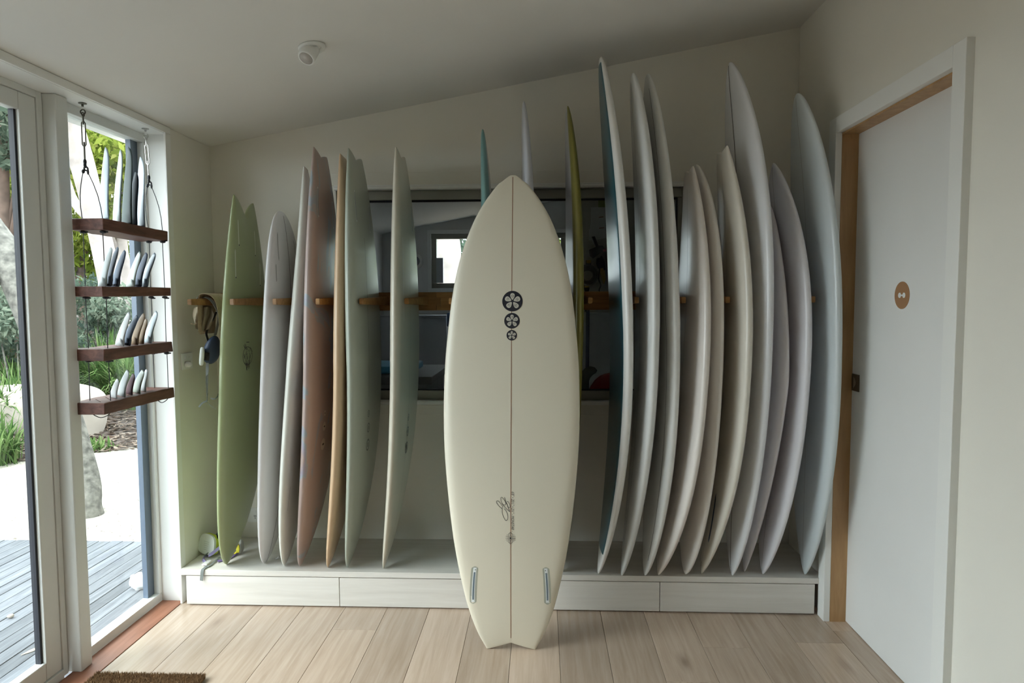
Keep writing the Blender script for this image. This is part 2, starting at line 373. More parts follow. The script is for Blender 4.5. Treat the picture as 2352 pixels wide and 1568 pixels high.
for px_ in PEGX:
    h0, h1, zc, ww = .0125, .021, 1.366, .009
    vv = [(px_+sx*ww, 2.745, zc+sz*h0) for sx in (-1, 1) for sz in (-1, 1)] + [(px_+sx*(ww+.003), 3.2065, zc+sz*h1) for sx in (-1, 1) for sz in (-1, 1)]
    bm = bmesh.new(); vs = [bm.verts.new(q) for q in vv]
    for q in ((0, 1, 3, 2), (4, 6, 7, 5), (0, 4, 5, 1), (2, 3, 7, 6), (0, 2, 6, 4), (1, 5, 7, 3)): bm.faces.new([vs[i] for i in q])
    bmesh.ops.recalc_face_normals(bm, faces=bm.faces); bmesh.ops.bevel(bm, geom=list(bm.edges), offset=.002, segments=2, affect='EDGES')
    MB().bm(bm).build('peg', pine_m, rk)

# ------------------------------------------------------------------ surfboards
def shape(s, sm, p1, q1, p2, wt, qt):
    a = np.clip((sm-s)/sm, 0, 1); b_ = np.clip((s-sm)/(1-sm), 0, 1)
    return np.where(s < sm, np.maximum(0, 1-a**p1)**q1, wt+(1-wt)*np.maximum(0, 1-b_**p2)**qt)
class Board:
    """standing board: s = 0 bottom tip .. 1 top, u = -1 wall side .. +1 room side, side = +1 / -1 face"""
    def __init__(b, P, notch=0.):
        b.te = .40 if P[0] > .2 else .50
        (b.x0, b.y0, b.a, b.b, b.c, b.L, b.W, b.T, b.sm, b.p1, b.q1, b.p2, b.wt, b.rb, b.rt, b.qt) = P; b.notch = notch
        b.d = np.array([math.sin(b.a), math.sin(b.b), math.sqrt(1-math.sin(b.a)**2-math.sin(b.b)**2)])
        w = np.array([math.sin(b.c), -math.cos(b.c), 0]); w -= b.d*(w@b.d); b.w = w/np.linalg.norm(w)
        n = np.cross(b.w, b.d); b.n = n if n[0] > 0 else -n
        b.o = np.array([b.x0, b.y0, BZ+.0005])
    def hw(b, s): return b.W/2*shape(s, b.sm, b.p1, b.q1, b.p2, b.wt, b.qt)
    def th(b, s):
        t = b.T/2*(np.maximum(1e-4, 1-np.abs(2*s-1)**2.6)**b.te*.93+.07*(s > .5)); return np.minimum(t, b.hw(s)*1.2+.003)
    def prof(b, s, u):
        h = np.maximum(b.hw(s), 1e-6); t = b.th(s); e = np.minimum(1.25*t, .55*h)/h; k = np.clip((np.abs(u)-(1-e))/np.maximum(e, 1e-6), 0, 1)
        return t*(1-.30*u**2)*np.sqrt(1-k**2)
    def cen(b, s):
        r = b.rb*np.maximum(0, 1-s/.55)**2.2 + b.rt*np.maximum(0, (s-.55)/.45)**2.2
        return b.o + np.multiply.outer(s*b.L, b.d) + np.multiply.outer(r-b.rb, b.n)
    def sp(b, s, u):
        if not b.notch: return s
        h = np.clip((s-.72)/.28, 0, 1); h = h*h*(3-2*h)
        return s - b.notch/b.L*(1-np.abs(u))**1.6*h
    def pt(b, s, u, side, off=0.):
        s = np.asarray(s, float); u = np.clip(np.asarray(u, float), -1, 1); sp = b.sp(s, u)
        v = side*(b.prof(s, u)+off)
        return b.cen(sp) + (b.hw(s)*u)[..., None]*b.w + v[..., None]*b.n
    def mesh(b, n=56, m_=40):
        t = np.linspace(0, 1, n); s = .5-.5*np.cos(np.pi*t); ang = np.linspace(0, 2*np.pi, m_, endpoint=False)
        cu = np.sin(np.pi/2*np.cos(ang)); sv = np.sign(np.sin(ang)); sv[0] = 0; sv[m_//2] = 0
        S = np.repeat(s[:, None], m_, 1); U = np.repeat(cu[None], n, 0)
        G = b.cen(b.sp(S, U)) + (b.hw(S)*U)[..., None]*b.w + (b.prof(S, U)*sv[None])[..., None]*b.n
        V = G.reshape(-1, 3).tolist(); F = []; info = []
        for i in range(n-1):
            for k in range(m_):
                k2 = (k+1) % m_; F.append((i*m_+k, i*m_+k2, (i+1)*m_+k2, (i+1)*m_+k)); am = ang[k]+math.pi/m_
                info.append((.5*(s[i]+s[i+1]), .5*(cu[k]+cu[k2]), float(np.sign(sv[k]+sv[k2]))))
        e = (n-1)*m_
        for k in range(m_//2):
            a_, b_, c_, d_ = k, k+1, (m_-k-1) % m_, (m_-k) % m_
            q = [e+a_, e+b_, e+c_, e+d_]; q2 = []
            for z in q:
                if z not in q2: q2.append(z)
            if len(q2) > 2: F.append(tuple(q2)); info.append((1, 0, 0))
        return V, F, info
def board_strip(bd, name, parent, mat, s0, s1, u0, u1, width, side, off=.0006, n=26, rnd=False):
    mb = MB(); ss = np.linspace(s0, s1, n); uu = np.linspace(u0, u1, n); h = np.maximum(bd.hw(ss), .004)
    wd = np.full(n, width)
    if rnd: q = np.linspace(-1, 1, n); wd = width*np.sqrt(np.maximum(.04, 1-np.abs(q)**24))
    A = bd.pt(ss, uu-wd/2/h, side, off); B_ = bd.pt(ss, uu+wd/2/h, side, off); mb.v = A.tolist()+B_.tolist()
    mb.f = [(i, i+1, n+i+1, n+i) for i in range(n-1)]; return mb.build(name, mat, parent)
def board_disc(bd, name, parent, mat, s, u, rx, ry, side, off=.0008, n=32, inner=0., poly=None):
    """ellipse (or polygon in metres, x across y along) lying on the board"""
    h = float(bd.hw(np.array(s))); mb = MB(); rings = 4
    if poly is None: poly = [(rx*math.cos(2*math.pi*k/n), ry*math.sin(2*math.pi*k/n)) for k in range(n)]
    n = len(poly); cx = sum(p[0] for p in poly)/n; cy = sum(p[1] for p in poly)/n
    rr = [inner+(1-inner)*(j+1)/rings for j in range(rings)]
    if inner: rr = [inner]+rr
    for r in rr:
        P = bd.pt(np.array([s+(cy+(q[1]-cy)*r)/bd.L for q in poly]), np.array([u+(cx+(q[0]-cx)*r)/h for q in poly]), side, off); mb.v += P.tolist()
    for j in range(len(rr)-1):
        for k in range(n): mb.f.append((j*n+k, j*n+(k+1) % n, (j+1)*n+(k+1) % n, (j+1)*n+k))
    if not inner:
        mb.v.append(bd.pt(np.array([s+cy/bd.L]), np.array([u+cx/h]), side, off)[0].tolist()); z = len(mb.v)-1
        for k in range(n): mb.f.append((z, k, (k+1) % n))
    return mb.build(name, mat, parent)
def resin(name, col, rough=.34, var=.02, scale=2.5, coat=.25): return plain(name, col, rough, var, scale, coat=coat)
def swirl(name, base, alt, alt2):
    mt, t, b_ = nt(name); co = coords(t, (1.4, 1.4, .8)); n = N(t, 'ShaderNodeTexNoise', Scale=2.6, Detail=3.0, Distortion=2.2); t.links.new(co, n.inputs['Vector'])
    c1 = ramp(t, n.outputs['Fac'], [(.0, base), (.535, base), (.56, alt), (.60, alt2), (.64, base)])
    t.links.new(c1, b_.inputs['Base Color']); b_.inputs['Roughness'].default_value = .35; b_.inputs['Coat Weight'].default_value = .25; b_.inputs['Coat Roughness'].default_value = .18
    M[name] = mt; return mt
FIT = {
'green': [-1.4382, 2.919, 0.0159, 0.0432, 0.0185, 1.6678, 0.4879, 0.0562, 0.4524, 2.1638, 0.6606, 2.1071, 0.4264, -0.0833, -0.0139, 1.012],
'grey_round': [-1.2672, 2.939, 0.0511, 0.0255, -0.0051, 1.6089, 0.4782, 0.0554, 0.5059, 1.8238, 0.5769, 2.3694, 0.0464, -0.0599, -0.0424, 0.5175],
'slim_white': [-1.1662, 2.9113, 0.0558, 0.0494, 0.0872, 1.808, 0.4912, 0.0558, 0.426, 2.4245, 0.7134, 1.9464, 0.1291, -0.0464, -0.0388, 1.154],
'pink': [-1.094, 2.9109, 0.008, 0.0405, 0.0104, 1.8697, 0.4944, 0.0558, 0.4977, 2.0546, 0.662, 2.084, 0.377, -0.1128, -0.0181, 1.0563],
'tan': [-0.962, 2.9009, 0.0031, 0.0279, 0.0493, 1.8425, 0.4955, 0.056, 0.4939, 2.0218, 0.6728, 1.9774, 0.2127, -0.1104, -0.0269, 1.1101],
'sage': [-0.8721, 2.9023, -0.0169, 0.0281, 0.0052, 1.8501, 0.5005, 0.0552, 0.5114, 2.0947, 0.6737, 2.2898, 0.4217, -0.1055, -0.0199, 1.0199],
'cream': [-0.7079, 2.8938, 0.0066, 0.0322, 0.0034, 1.8569, 0.4992, 0.056, 0.5069, 1.9965, 0.8146, 2.2316, 0.3783, -0.1028, -0.0232, 1.0348],
'teal': [-0.2872, 2.9054, 0.0223, 0.017, 0.0448, 1.9391, 0.5, 0.0559, 0.5008, 2.2049, 0.7497, 2.2956, 0.1026, -0.0309, -0.0359, 0.6162],
'lavender': [-0.101, 2.9025, 0.0037, 0.0216, 0.045, 2.0573, 0.5, 0.056, 0.5012, 2.1984, 0.7514, 2.3077, 0.0975, -0.0493, -0.0273, 0.612],
'olive': [0.0933, 2.8902, 0.0184, 0.0179, 0.0451, 2.029, 0.4974, 0.0556, 0.4901, 2.1723, 0.7479, 2.0975, 0.0932, -0.0306, -0.0439, 0.7562],
'blue': [0.2535, 2.8706, -0.042, -0.0015, 0.0143, 2.2102, 0.5047, 0.0578, 0.4527, 2.3204, 0.769, 2.1438, 0.0792, -0.1371, -0.0435, 0.7216],
'long_grey': [0.3544, 2.8535, -0.0068, -0.0036, -0.0219, 2.1336, 0.4973, 0.058, 0.4962, 2.1735, 0.7699, 2.3124, 0.0986, -0.1051, -0.0601, 0.6078],
'pinline': [0.455, 2.8578, -0.0304, 0.0167, 0.0436, 2.1497, 0.5024, 0.0578, 0.4877, 2.3472, 0.6772, 2.2634, 0.0457, -0.1017, -0.0374, 0.6542],
'pinkwhite': [0.5142, 2.8649, 0.0494, -0.0085, 0.0366, 1.751, 0.5037, 0.0559, 0.4331, 2.2978, 0.8112, 2.1537, 0.2419, -0.0775, -0.0538, 0.9594],
'pinkwhite2': [0.6341, 2.8801, 0.02, 0.0401, 0.0594, 1.7823, 0.509, 0.0559, 0.5643, 2.36, 0.6054, 2.5777, 0.0647, -0.0478, -0.047, 0.6249],
'creamwhite': [0.7064, 2.8833, 0.0192, -0.02, -0.018, 1.8249, 0.4945, 0.0554, 0.4732, 2.2822, 0.8655, 2.2494, 0.334, -0.091, -0.0747, 1.0595],
'tall': [0.8361, 2.8704, 0.0046, 0.0147, 0.0603, 2.1966, 0.5105, 0.0579, 0.4751, 2.0619, 0.7653, 2.3598, 0.0, -0.0428, -0.0889, 0.6459],
'small': [0.9012, 2.9145, 0.0185, 0.0047, 0.0826, 1.5984, 0.4954, 0.0477, 0.5505, 1.2819, 0.8652, 1.7995, 0.1086, -0.0429, 0.0033, 0.858],
'lilac': [0.9733, 2.8894, 0.0183, 0.0068, 0.039, 1.7768, 0.4855, 0.056, 0.5407, 2.0098, 0.753, 2.4033, 0.0, -0.0564, -0.0735, 0.7845],
'ice': [1.1548, 2.8895, -0.0203, -0.0098, -0.0114, 2.0567, 0.5014, 0.0572, 0.4696, 2.1804, 0.7952, 2.2804, 0.0088, -0.031, -0.0746, 0.6058]}
offw = resin('resin_white', (.80, .79, .77)); cool = resin('resin_cool_white', (.76, .79, .82)); pinkw = resin('resin_pink_white', (.80, .745, .70))
INFO = {
'green': (resin('resin_green', (.33, .38, .19)), .075, 'pale moss green fish-tailed surfboard standing tail-up next to the window'),
'grey_round': (resin('resin_pale_grey', (.66, .64, .64)), 0, 'pale grey round-tailed surfboard with a dark stringer beside the green one'),
'slim_white': (resin('resin_bone', (.72, .72, .66)), 0, 'bone white pointed-tail surfboard tucked against the pink marbled one'),
'pink': (swirl('resin_pink_swirl', (.45, .345, .315), (.34, .39, .43), (.36, .33, .41)), .024, 'dusty pink marbled surfboard with blue swirls and three cream ovals'),
'tan': (resin('resin_tan', (.66, .47, .30)), 0, 'glossy caramel tan surfboard between the pink and sage boards'),
'sage': (resin('resin_sage', (.40, .44, .375)), .03, 'sage grey-green swallow-tailed surfboard with three dark ovals'),
'cream': (resin('resin_cream', (.66, .62, .52)), .03, 'cream swallow-tailed surfboard standing alone in front of the window'),
'teal': (resin('resin_teal', (.16, .31, .30)), 0, 'dark teal surfboard partly hidden behind the leaning cream board'),
'lavender': (resin('resin_lavender', (.56, .57, .62)), 0, 'pale lavender-grey surfboard rising behind the nose of the leaning cream board'),
'olive': (resin('resin_olive', (.20, .18, .035)), 0, 'olive surfboard with a grey face beside the leaning cream board'),
'blue': (offw, 0, 'tall white-railed surfboard with a deep blue-teal face'),
'long_grey': (resin('resin_light_grey', (.70, .71, .70)), 0, 'tall light grey round-nosed surfboard beside the blue-faced one'),
'pinline': (resin('resin_white_warm', (.74, .74, .72)), 0, 'tall white surfboard with a dark pinline around its face'),
'pinkwhite': (pinkw, .015, 'warm white swallow-tailed surfboard next to the pinlined one'),
'pinkwhite2': (resin('resin_shell_white', (.80, .765, .725)), 0, 'warm white rounded surfboard slotted behind the swallow-tailed one'),
'creamwhite': (resin('resin_ivory', (.76, .72, .64)), .012, 'ivory square-tailed surfboard with a blue dash near its nose'),
'tall': (resin('resin_bright_white', (.79, .80, .83)), 0, 'tallest bright white pointed surfboard with a dark stringer'),
'small': (resin('resin_pale_mauve', (.74, .71, .73)), 0, 'short pale mauve surfboard squeezed beside the tallest white one'),
'lilac': (resin('resin_pale_lilac', (.77, .76, .80)), 0, 'pale lilac-white pointed surfboard with a fine stringer'),
'ice': (resin('resin_ice_blue', (.66, .72, .74)), 0, 'ice blue round-nosed surfboard standing next to the door casing')}
line_m = plain('dark_line', (.05, .045, .04), .5); grey_line = plain('soft_grey_line', (.35, .34, .33), .5)
wine_line = plain('stringer_wood', (.25, .14, .07), .5); box_m = plain('fin_box_white', (.62, .66, .64), .35); slot_m = plain('fin_slot', (.10, .13, .15), .5)
teal_face = resin('resin_teal_face', (.018, .10, .13), .3); drk_face = resin('resin_dark_face', (.60, .58, .52)); lav_face = resin('resin_grey_face', (.42, .42, .46))
BD = {}
def fin_box(bd, root, s0, u0, s1, u1, side, wd=.012, halo=None, slot=True):
    fb = board_strip(bd, 'fin_box', root, halo or box_m, s0, s1, u0, u1, wd, side, .0006, 20, True)
    if slot: board_strip(bd, 'fin_slot', fb, slot_m if not halo else box_m, s0+(s1-s0)*.06, s0+(s1-s0)*.94, u0+(u1-u0)*.06, u0+(u1-u0)*.94, wd*.45, side, .0011, 16)
    return fb
def make_board(key):
    mat, notch, label = INFO[key]; bd = Board(FIT[key], notch); BD[key] = bd
    r = thing('surfboard', tuple(bd.o), label, 'surfboard'); V, F, info = bd.mesh()
    mats, mi = [mat], None
    if key == 'blue': mats = [mat, teal_face]; mi = [1 if (v < 0 and abs(u) < .88 and .05 < s < .985) else 0 for s, u, v in info]
    if key == 'teal': mats = [mat, drk_face]; mi = [1 if (v > 0 and abs(u) < .82) else 0 for s, u, v in info]
    if key == 'olive': mats = [mat, lav_face]; mi = [1 if (v < 0 and abs(u) < .80) else 0 for s, u, v in info]
    link('board_body', V, F, mat, r, True, mats=mats, mi=mi)
    return r, bd
R = {k: make_board(k) for k in FIT}
def ovals(key, pts, mat, ring=False, mark=None):
    r, bd = R[key]
    for s, u, rad in pts:
        o = board_disc(bd, 'oval_print', r, mat, s, u, rad, rad, 1, inner=.72 if ring else 0)
        if ring: board_strip(bd, 'oval_mark', o, mat, s-rad*.45/bd.L, s+rad*.45/bd.L, u, u, rad*.5, 1, .0009, 8, True)
        if mark: board_strip(bd, 'oval_mark', o, mark, s-rad*.18/bd.L, s+rad*.18/bd.L, u, u, rad*.9, 1, .0012, 8, True)
r, bd = R['green']; gl = plain('pale_green_line', (.55, .60, .45), .4)
for a in ((.94, .74, .868, .65), (.933, -.50, .858, -.36), (.855, .84, .777, .76), (.838, -.64, .767, -.52)):
    fb = board_strip(bd, 'fin_box', r, gl, a[0], a[2], a[1], a[3], .009, 1, .0006, 14, True); board_disc(bd, 'screw_hole', fb, black_m, a[2]+.004, a[3], .004, .004, 1, .0012, 10)
# dark line drawing on the green board: a feather-like oval of strokes
rs = random.Random(3); lg = board_disc(bd, 'line_drawing', r, line_m, .575, .2, .050, .042, 1, inner=.93)
for k in range(34):
    uu = .2+rs.uniform(-.17, .17); s0 = .575+rs.uniform(-.026, .022); board_strip(bd, 'ink_stroke', lg, line_m, s0, s0+rs.uniform(.004, .014), uu, uu+rs.uniform(-.05, .05), .0035, 1, .001, 6)
for k in range(6):
    uu = .12+.03*k; board_strip(bd, 'ink_stroke', lg, line_m, .553-rs.uniform(.004, .02), .556, uu, uu+.01, .004, 1, .001, 6)
board_disc(bd, 'line_drawing', r, line_m, .612, .2, .018, .002, 1)
r, bd = R['grey_round']; board_strip(bd, 'stringer', r, line_m, .004, .988, 0, 0, .004, 1, .0006, 60)
for a in ((.936, .74, .858, .62), (.848, .78, .80, .73), (.927, -.62, .86, -.52)): board_strip(bd, 'fin_box', r, grey_line, a[0], a[2], a[1], a[3], .010, 1, .0005, 12, True)
r, bd = R['slim_white']; board_strip(bd, 'scratch_line', r, grey_line, .222, .163, .73, .8, .003, 1); board_strip(bd, 'scratch_line', r, offw, .115, .072, .01, -.05, .003, 1)
r, bd = R['pink']; fin_box(bd, r, .907, .76, .835, .68, 1); fin_box(bd, r, .894, -.57, .825, -.45, 1)
ovals('pink', [(.377, .20, .013), (.345, .19, .02), (.302, .18, .0265)], plain('cream_print', (.62, .56, .47), .5), mark=line_m)
r, bd = R['sage']; fin_box(bd, r, .904, .74, .829, .65, 1); fin_box(bd, r, .891, -.64, .819, -.44, 1); board_strip(bd, 'stringer', r, line_m, .42, .80, .15, .15, .0025, 1, .0006, 40)
ovals('sage', [(.379, .14, .016), (.345, .12, .022), (.303, .10, .027)], plain('dark_sage_print', (.13, .15, .13), .5), ring=True)
r, bd = R['cream']; fin_box(bd, r, .887, -.57, .816, -.40, 1); board_strip(bd, 'fin_box', r, offw, .79, .60, .69, .66, .006, 1); board_strip(bd, 'stringer', r, grey_line, .02, .80, .15, .15, .0022, 1, .0006, 40)
ovals('cream', [(.371, .12, .016), (.337, .10, .022), (.298, .10, .027)], plain('grey_print', (.24, .24, .22), .5), ring=True)
r, bd = R['tall']; board_strip(bd, 'stringer', r, line_m, .004, .994, -.1, -.1, .0055, -1, .0006, 60)
r, bd = R['lilac']; board_strip(bd, 'stringer', r, grey_line, .004, .99, 0, 0, .003, -1, .0006, 60)
r, bd = R['ice']; board_strip(bd, 'stringer', r, grey_line, .004, .99, 0, 0, .0028, -1, .0006, 60)
r, bd = R['long_grey']; board_strip(bd, 'stringer', r, line_m, .01, .985, 0, 0, .0035, -1, .0006, 60)
r, bd = R['pinline']
for ua in (.72, -.72): board_strip(bd, 'pinline', r, line_m, .04, .965, ua, ua, .004, -1, .0008, 70)
r, bd = R['creamwhite']; board_strip(bd, 'stringer', r, grey_line, .02, .96, 0, 0, .0025, -1, .0006, 60); board_strip(bd, 'blue_dash', r, plain('navy_ink', (.02, .06, .14), .5), .207, .088, .26, .44, .016, -1, .0008, 12, True)
r, bd = R['pinkwhite']; board_strip(bd, 'stringer', r, grey_line, .02, .96, 0, 0, .0025, -1, .0006, 60)
r, bd = R['teal']; board_strip(bd, 'pinline', r, black_m, .05, .97, .82, .82, .004, 1, .0008, 60)

# ------------------------------------------------------------------ the leaning cream board
OUT = [(1.0037, -0.1054, -0.1054), (0.9883, -0.1453, -0.0619), (0.958, -0.1963, -0.0134), (0.9227, -0.2418, 0.0245), (0.868, -0.2877, 0.0688), (0.8208, -0.3145, 0.0974), (0.7666, -0.3369, 0.119), (0.6736, -0.3588, 0.1402), (0.6183, -0.3702, 0.1465), (0.546, -0.3764, 0.151), (0.4883, -0.3779, 0.1507), (0.416, -0.3745, 0.1448), (0.3526, -0.3656, 0.1351), (0.2816, -0.353, 0.1194), (0.2211, -0.3383, 0.103), (0.1509, -0.3135, 0.0777), (0.0802, -0.2804, 0.0439), (0.0286, -0.2434, 0.0064), (0.0, -0.2148, -0.0228)][::-1]
_o = np.array(OUT); _hw = (_o[:, 2]-_o[:, 1])/2; _cx = (_o[:, 2]+_o[:, 1])/2
def cubic(xs, ys, x):
    d = np.gradient(ys, xs); i = np.clip(np.searchsorted(xs, x)-1, 0, len(xs)-2); h = xs[i+1]-xs[i]; t = (x-xs[i])/h
    return ys[i]*(2*t**3-3*t**2+1)+h*d[i]*(t**3-2*t**2+t)+ys[i+1]*(-2*t**3+3*t**2)+h*d[i+1]*(t**3-t**2)
class Lean(Board):
    def __init__(b):
        b.L = 1.8653; b.T = .064; b.notch = .0275; b.w = np.array([1., 0, 0]); b.n = np.array([0, -1., -.02]); b.o = np.array([-.118, 2.53, 0])
    def hw(b, s): s = np.asarray(s, float); r = np.maximum(cubic(_o[:, 0], _hw, np.minimum(s, .999)), 0); return np.where(s > .985, _hw[-2]*np.sqrt(np.maximum(0, (1-s)/.0168))*.5+r*.5, r)
    def th(b, s): s = np.asarray(s, float); return np.minimum(b.T/2*(np.maximum(1e-4, 1-np.abs(2*s-1)**2.8)**.6*.86+.14*(s < .5)), b.hw(s)*1.0+.004)
    def cen(b, s):
        s = np.asarray(s, float); return np.stack([-.1175+.009*s, 2.506+.159*s-.05*(1-(2*s-1)**2)+.024, .0008+s*1.8653], -1)
    def sp(b, s, u):
        h = np.clip((.22-s)/.22, 0, 1); h = h*h*(3-2*h); return s + b.notch/b.L*(1-np.abs(u))**1.15*h
lean_m = resin('resin_leaning_cream', (.75, .70, .575), .38, .012, 1.5, coat=.2)
LB = Lean(); lr = thing('surfboard', (-.118, 2.53, 0), 'large cream surfboard leaning upright on the floor with three flower logos', 'surfboard')
n_, m_ = 72, 44
t_ = np.linspace(0, 1, n_); s_ = .5-.5*np.cos(np.pi*t_); ang = np.linspace(0, 2*np.pi, m_, endpoint=False)
cu = np.sin(np.pi/2*np.cos(ang)); sv = np.sign(np.sin(ang)); sv[0] = 0; sv[m_//2] = 0
S_ = np.repeat(s_[:, None], m_, 1); U_ = np.repeat(cu[None], n_, 0)
G_ = LB.cen(LB.sp(S_, U_)) + (LB.hw(S_)*U_)[..., None]*LB.w + (LB.prof(S_, U_)*sv[None])[..., None]*LB.n
F_ = [(i*m_+k, (i+1)*m_+k, (i+1)*m_+(k+1) % m_, i*m_+(k+1) % m_) for i in range(n_-1) for k in range(m_)]
for k in range(m_//2):
    q2 = []
    for z in (k, k+1, (m_-k-1) % m_, (m_-k) % m_):
        if z not in q2: q2.append(z)
    if len(q2) > 2: F_.append(tuple(q2))
link('board_body', G_.reshape(-1, 3).tolist(), F_, lean_m, lr, True)
def lsu(px, py):
    """board coordinates of a photo point on the leaning board's face"""
    s = .5
    for _ in range(12):
        y = float(LB.pt(np.array([s]), np.array([0.]), 1)[0][1]); p = at(px, py, y=y); s = min(max((p.z-.0008)/LB.L, .001), .998)
    h = float(LB.hw(np.array(s))); cx_ = float(LB.cen(np.array(s))[0]); return s, (p.x-cx_)/h
board_strip(LB, 'stringer', lr, plain('stringer_red', (.30, .15, .09), .5), .012, .996, 0, 0, .0028, 1, .0005, 90)
flower_m = plain('logo_cream', (.66, .64, .56), .5); logo_m = plain('logo_navy_black', (.018, .018, .028), .5)
def petal(a0, ln, wd, notch=0):
    pts = []
    for k in range(25):
        t = k/24*2*math.pi; rr = .5-.5*math.cos(t); y = ln*(.16+.84*rr); x = wd*math.sin(t)*(.35+.65*rr)
        pts.append((x*math.cos(a0)+y*math.sin(a0), -x*math.sin(a0)+y*math.cos(a0)))
    return pts
for px_, py_, rp_ in ((1177, 691, 23.5), (1176, 736, 17.8), (1175.5, 769.3, 12)):
    s, u = lsu(px_, py_); rad = rp_*2.58/FPX
    lo = board_disc(LB, 'flower_logo', lr, logo_m, s, u, rad, rad, 1, .0008, 48)
    for a, ln, wd in ((0, .78, .30), (68, .80, .34), (140, .82, .31), (-140, .78, .33), (-66, .78, .32)):
        p = board_disc(LB, 'petal', lo, flower_m, s, u, 0, 0, 1, .0013, poly=[(x*rad, y*rad) for x, y in petal(math.radians(a), ln, wd)])
        for da, r0, r1 in ((-9, .36, .62), (4, .30, .66), (13, .40, .58)):
            aa = math.radians(a+da); w_ = .022
            pl = [(rad*(r*math.sin(aa)+sx*w_*math.cos(aa)*k), rad*(r*math.cos(aa)-sx*w_*math.sin(aa)*k)) for r, sx, k in ((r0, -1, .4), (r1, -1, 1), (r1, 1, 1), (r0, 1, .4))]
            board_disc(LB, 'petal_vein', p, logo_m, s, u, 0, 0, 1, .0017, poly=pl)
    board_disc(LB, 'flower_heart', lo, logo_m, s, u, rad*.15, rad*.13, 1, .0017, 14)
# signature, handwritten numbers and mandala
ink = plain('pencil_ink', (.05, .05, .05), .6)
def stroke(pts, wpx, name, parent=lr, off=.0009):
    P = spline([(a, b2, 0) for a, b2 in pts], 6); mb = MB(); W2 = wpx*2.58/FPX/2; Q = []
    for p in P: s, u = lsu(p.x, p.y); Q.append(Vector(LB.pt(np.array([s]), np.array([u]), 1, off)[0]))
    for i, q in enumerate(Q):
        d_ = (Q[min(i+1, len(Q)-1)]-Q[max(i-1, 0)]).normalized(); nn = d_.cross(Vector((0, -1, 0))).normalized()*W2; mb.v += [tuple(q+nn), tuple(q-nn)]
    mb.f = [(2*i, 2*i+1, 2*i+3, 2*i+2) for i in range(len(Q)-1)]; return mb.build(name, ink, parent)
def cr(pts): return [(1140+a/14.25, 1120+b2/14.25) for a, b2 in pts]
sig = stroke(cr([(205, 690), (100, 600), (20, 500), (5, 440), (50, 420), (120, 480), (180, 570), (215, 610), (190, 640), (195, 700), (195, 800), (225, 920), (280, 1030), (320, 1068), (365, 1020), (375, 930), (340, 800), (290, 710), (250, 670)]), .9, 'signature')
stroke(cr([(190, 520), (150, 400), (150, 320), (190, 305), (260, 390), (305, 490), (290, 540), (240, 548), (190, 510), (300, 650), (400, 740), (435, 770), (390, 650), (310, 450), (265, 300)]), .9, 'signature_stroke', sig)
stroke(cr([(340, 450), (380, 440), (430, 520), (452, 600), (430, 640), (390, 620), (350, 530), (330, 470)]), .9, 'signature_stroke', sig)
def board_text(txt, name, p0, p1, hpx):
    cu_ = bpy.data.curves.new(name, 'FONT'); cu_.body = txt; cu_.shear = .25; to = bpy.data.objects.new(name, cu_); C.objects.link(to)
    bpy.context.view_layer.update(); me = bpy.data.meshes.new_from_object(to.evaluated_get(bpy.context.evaluated_depsgraph_get())); bpy.data.objects.remove(to)
    V = np.array([v.co[:] for v in me.vertices]); F = [list(p.vertices) for p in me.polygons]; bpy.data.meshes.remove(me)
    x0, x1 = V[:, 0].min(), V[:, 0].max(); hgt = .72; out = []
    for x, y, z in V:
        t = (x-x0)/(x1-x0); px_ = p0[0]+(p1[0]-p0[0])*t + hpx*y/hgt; py_ = p0[1]+(p1[1]-p0[1])*t
        s, u = lsu(px_, py_); out.append(LB.pt(np.array([s]), np.array([u]), 1, .0009)[0].tolist())
    return link(name, out, F, ink, lr)
board_text('6\'8" \u2022 20\u00bd" \u2022 2\u00be" - MONSTAR -', 'handwritten_size', (1175, 1128.5), (1174.5, 1220), 6.4)
s, u = lsu(1172.6, 1235); mr_ = 12*2.55/FPX
md = board_disc(LB, 'mandala_print', lr, ink, s, u, .0042, .0042, 1, .0008, 16)
for ringr, cnt, sz in ((.42, 8, .105), (.66, 12, .085), (.88, 16, .07)):
    for k in range(cnt):
        a = 2*math.pi*k/cnt; cx_, cy_ = mr_*ringr*math.sin(a), mr_*ringr*math.cos(a); q = sz*mr_
        board_disc(LB, 'mandala_dot', md, ink, s, u, 0, 0, 1, .0009, poly=[(cx_+q*sx, cy_+q*sy*1.3) for sx, sy in ((0, 1), (1, 0), (0, -1), (-1, 0))])
for sg_ in (1, -1):
    for sx in (1, -1):
        board_disc(LB, 'mandala_line', md, ink, s, u, 0, 0, 1, .0009, poly=[(sx*mr_*.32, sg_*mr_*.86), (sx*mr_*.28, sg_*mr_*.80), (0, sg_*mr_*1.12), (0, sg_*mr_*1.22)])
halo_m = plain('fin_box_halo', (.40, .41, .34), .4); wb = plain('fin_box_bright', (.80, .84, .84), .3); sl = plain('fin_box_slot', (.16, .21, .25), .5)
for (a, b2), (a2, c2) in (((1091, 1304), (1086.5, 1384)), ((1253.5, 1306), (1257.5, 1386))):
    s0, u0 = lsu(a, b2-3); s1, u1 = lsu(a2, c2+4); h_ = board_strip(LB, 'fin_box', lr, halo_m, s0, s1, u0, u1, .027, 1, .0004, 26, True)
    s0, u0 = lsu(a, b2); s1, u1 = lsu(a2, c2); board_strip(LB, 'fin_box_frame', h_, wb, s0, s1, u0, u1, .0125, 1, .0009, 16)
    board_strip(LB, 'fin_slot', h_, sl, s0+(s1-s0)*.13, s0+(s1-s0)*.93, u0+(u1-u0)*.13, u0+(u1-u0)*.93, .0068, 1, .0013, 14)
    board_disc(LB, 'screw', h_, black_m, s0+(s1-s0)*.06, u0, .002, .002, 1, .0014, 10)

